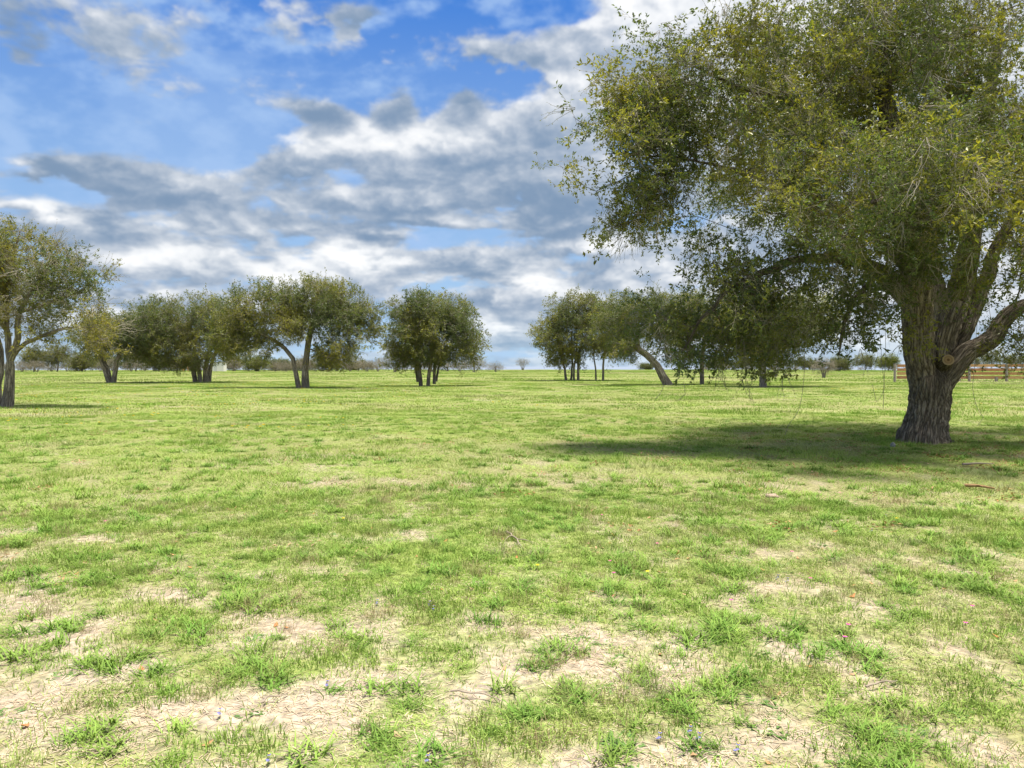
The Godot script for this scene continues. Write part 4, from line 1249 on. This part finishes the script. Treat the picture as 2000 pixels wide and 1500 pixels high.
func shed() -> void:
	var p := on_ground(426, 726)
	var k := -p.z / FPX
	var t := thing("shed", "small white flat-roofed shed between the oaks at the far field edge", "shed", p)
	var w := 22.0 * k
	var h := 17.0 * k
	var wb := Build.new()
	wb.box(Vector3(-w / 2, 0, -2.4), Vector3(w / 2, h, 0))
	part("wall", wb.done(), M.white, t)
	var rb := Build.new()
	rb.box(Vector3(-w / 2 - 0.12, h + 0.004, -2.55), Vector3(w / 2 + 0.12, h + 0.14, 0.15))
	part("roof", rb.done(), M.grey_wood, t)
	var db := Build.new()
	db.box(Vector3(-w * 0.36, 0.02, 0.004), Vector3(-w * 0.1, h * 0.75, 0.04))
	part("door", db.done(), M.white2, t)
	for x in [[358, 22], [367, 18]]:
		var q := on_ground(x[0], 726)
		var kk := -q.z / FPX
		var g := thing("gate_post", "tall yellowish timber post beside the cluster of dark oak trunks", "post", q, "yellowish timber posts")
		var b := Build.new()
		b.tube(PackedVector3Array([Vector3(0, -0.1, 0), Vector3(0, x[1] * kk * 0.5, 0), Vector3(0.02, x[1] * kk, 0)]), PackedFloat32Array([0.22, 0.21, 0.19]), 10, Color.WHITE, 0.0, true)
		part("shaft", b.done(), M.planks[1], g)
		var cb := Build.new()
		cb.box(Vector3(-0.27, x[1] * kk + 0.003, -0.27), Vector3(0.27, x[1] * kk + 0.08, 0.27))
		part("cap", cb.done(), M.planks[0], g)

# ---------------------------------------------------------------- build
func wood_tex(a: Color, b: Color, seed_: int) -> StandardMaterial3D:
	var n := FastNoiseLite.new()
	n.seed = seed_
	n.frequency = 0.05
	n.fractal_octaves = 4
	var im := Image.create(256, 128, false, Image.FORMAT_RGB8)
	for y in 128:
		for x in 256:
			var v := clampf(0.5 + 0.7 * n.get_noise_2d(x * 0.35, y * 4.0) + 0.35 * n.get_noise_2d(x * 1.5, y * 1.5), 0.0, 1.0)
			im.set_pixel(x, y, a.lerp(b, v).linear_to_srgb())
	var m := StandardMaterial3D.new()
	m.albedo_texture = tex(im)
	m.uv1_triplanar = true
	m.uv1_scale = Vector3(0.4, 0.4, 0.4)
	m.roughness = 0.85
	m.metallic_specular = 0.3
	return m

func make_materials() -> void:
	M.leaf = leaf_mat(1.0)
	M.twig = flat(Color(0.27, 0.245, 0.205), 0.9)
	M.pale_twig = flat(Color(0.30, 0.275, 0.235), 0.9)
	M.grass = leaf_mat(0.5)
	M.grass.roughness = 0.7
	M.grass.metallic_specular = 0.25
	M.vcol = flat(Color.WHITE, 0.8, true)
	M.stem = flat(Color(0.12, 0.2, 0.04))
	M.petal = [flat(Color(0.60, 0.10, 0.36), 0.6), flat(Color(0.18, 0.18, 0.42), 0.6), flat(Color(0.85, 0.62, 0.02), 0.6)]
	for p in M.petal: p.cull_mode = BaseMaterial3D.CULL_DISABLED
	M.pollen = flat(Color(0.6, 0.45, 0.1))
	M.bark_big = bark(Color(0.10, 0.083, 0.066), Color(0.41, 0.35, 0.285), 3, 1.2, 0.6, 3.0)
	M.bark_grey = bark(Color(0.12, 0.105, 0.09), Color(0.46, 0.41, 0.35), 4, 0.9, 0.4, 2.5)
	M.bark_pale = flat(Color(0.26, 0.235, 0.20), 0.95)
	M.grey_wood = wood_tex(Color(0.22, 0.19, 0.17), Color(0.42, 0.38, 0.35), 9)
	M.planks = [wood_tex(Color(0.34, 0.17, 0.08), Color(0.50, 0.29, 0.15), 10), wood_tex(Color(0.42, 0.24, 0.10), Color(0.56, 0.36, 0.19), 11), wood_tex(Color(0.30, 0.14, 0.07), Color(0.46, 0.25, 0.13), 12)]
	M.wire = flat(Color(0.12, 0.12, 0.12), 0.6)
	M.white = flat(Color(0.78, 0.78, 0.78), 0.7)
	M.white2 = flat(Color(0.60, 0.62, 0.63), 0.7)
	M.stick = flat(Color(0.30, 0.25, 0.20), 0.9)
	M.stick2 = flat(Color(0.27, 0.17, 0.09), 0.9)
	M.stone = wood_tex(Color(0.30, 0.22, 0.17), Color(0.45, 0.36, 0.29), 13)
	M.stone2 = wood_tex(Color(0.25, 0.25, 0.25), Color(0.4, 0.4, 0.4), 14)
	var r := rngs(2)
	M.sprays = []
	M.sprays_far = []
	M.sprays_thin = []
	for k in 8: M.sprays.append(make_bough(r, 4, 38, 0.13, 0.056, 0.006, 0.25))
	for k in 5: M.sprays_far.append(make_bough(r, 4, 34, 0.13, 0.06, 0.008, 0.2))
	for k in 2: M.sprays_thin.append(make_bough(r, 3, 7, 0.10, 0.045, 0.014, 0.2))
	M.bare = make_bare(r, 0.008)

func _ready() -> void:
	var cam := Camera3D.new()
	cam.name = "camera"
	cam.fov = 2.0 * rad_to_deg(atan(750.0 / FPX))
	cam.near = 0.05
	cam.far = 6000.0
	cam.position = Vector3(0, EYE, 0)
	cam.rotation.x = -PITCH
	cam.current = true
	add_child(cam)
	var t0 := Time.get_ticks_msec()
	var env := Environment.new()
	env.background_mode = Environment.BG_SKY
	env.sky = make_sky()
	env.background_energy_multiplier = 1.0 / EXPOSURE
	env.tonemap_mode = Environment.TONE_MAPPER_LINEAR
	env.tonemap_exposure = EXPOSURE
	env.sdfgi_enabled = true
	env.ssao_enabled = true
	env.ssil_enabled = true
	var we := WorldEnvironment.new()
	we.name = "surroundings"
	we.environment = env
	add_child(we)
	var sun := DirectionalLight3D.new()
	sun.name = "sun"
	sun.light_energy = 1.0
	sun.light_color = Color(1.0, 0.965, 0.90)
	sun.light_angular_distance = 10.0
	sun.shadow_enabled = true
	add_child(sun)
	sun.look_at_from_position(SUN_TO * 100.0, Vector3.ZERO, Vector3.FORWARD)

	hill.seed = 4
	hill.frequency = 0.035
	patchy.seed = 12
	patchy.frequency = 0.28
	patchy.fractal_octaves = 3
	patchy2.seed = 33
	patchy2.frequency = 0.85
	patchy2.fractal_octaves = 4
	tintn.seed = 5
	tintn.frequency = 0.55
	tintn.fractal_octaves = 3
	make_materials()
	make_ground()
	big_oak()
	field_oaks()
	far_growth()
	plank_fence()
	shed()
	make_grass()
	for p in [[1175, 1010], [1283, 1068], [1190, 1101], [1198, 1124], [1649, 1254], [1656, 1231], [1898, 1192], [1885, 1225], [1582, 1133], [1546, 1082], [1427, 1181], [205, 1023], [1640, 962]]: flower(p[0], p[1], 0)
	for p in [[839, 1184], [847, 1191], [737, 1179], [1348, 1431], [1365, 1444], [1288, 1444], [1519, 1128], [1538, 1133], [1440, 1469], [429, 1398], [524, 1491], [835, 1493], [639, 1341], [1730, 1008], [1702, 1036]]: flower(p[0], p[1], 1)
	for p in [[1049, 1109], [1264, 1124], [1751, 1016], [670, 1016]]: flower(p[0], p[1], 2)
	stick(1690, 1352, 1752, 1337, 0.006, "weathered grey stick lying beside a bare sandy ring", 1, M.stick)
	stick(990, 1045, 1020, 1072, 0.009, "forked pale dead stick lying in the open turf", 2, M.stick)
	stick(1880, 911, 1940, 909, 0.02, "straight pale branch lying in the shade near the huge oak", 0, M.stick)
	stick(1884, 954, 1945, 959, 0.025, "brown fallen branch in the turf at the shadow's edge", 1, M.stick2)
	stick(505, 1384, 560, 1362, 0.005, "thin curved dead twig on the sand between grass clumps", 0, M.stick)
	stick(880, 1358, 985, 1376, 0.005, "long thin dead twig crossing the bare sand", 1, M.stick)
	stone(1508, 972, Vector3(0.07, 0.03, 0.05), "small pinkish stone in the turf before the oak's shadow", M.stone)
	stone(1744, 872, Vector3(0.05, 0.06, 0.04), "small pale grey stone at the foot of the huge oak", M.stone2)
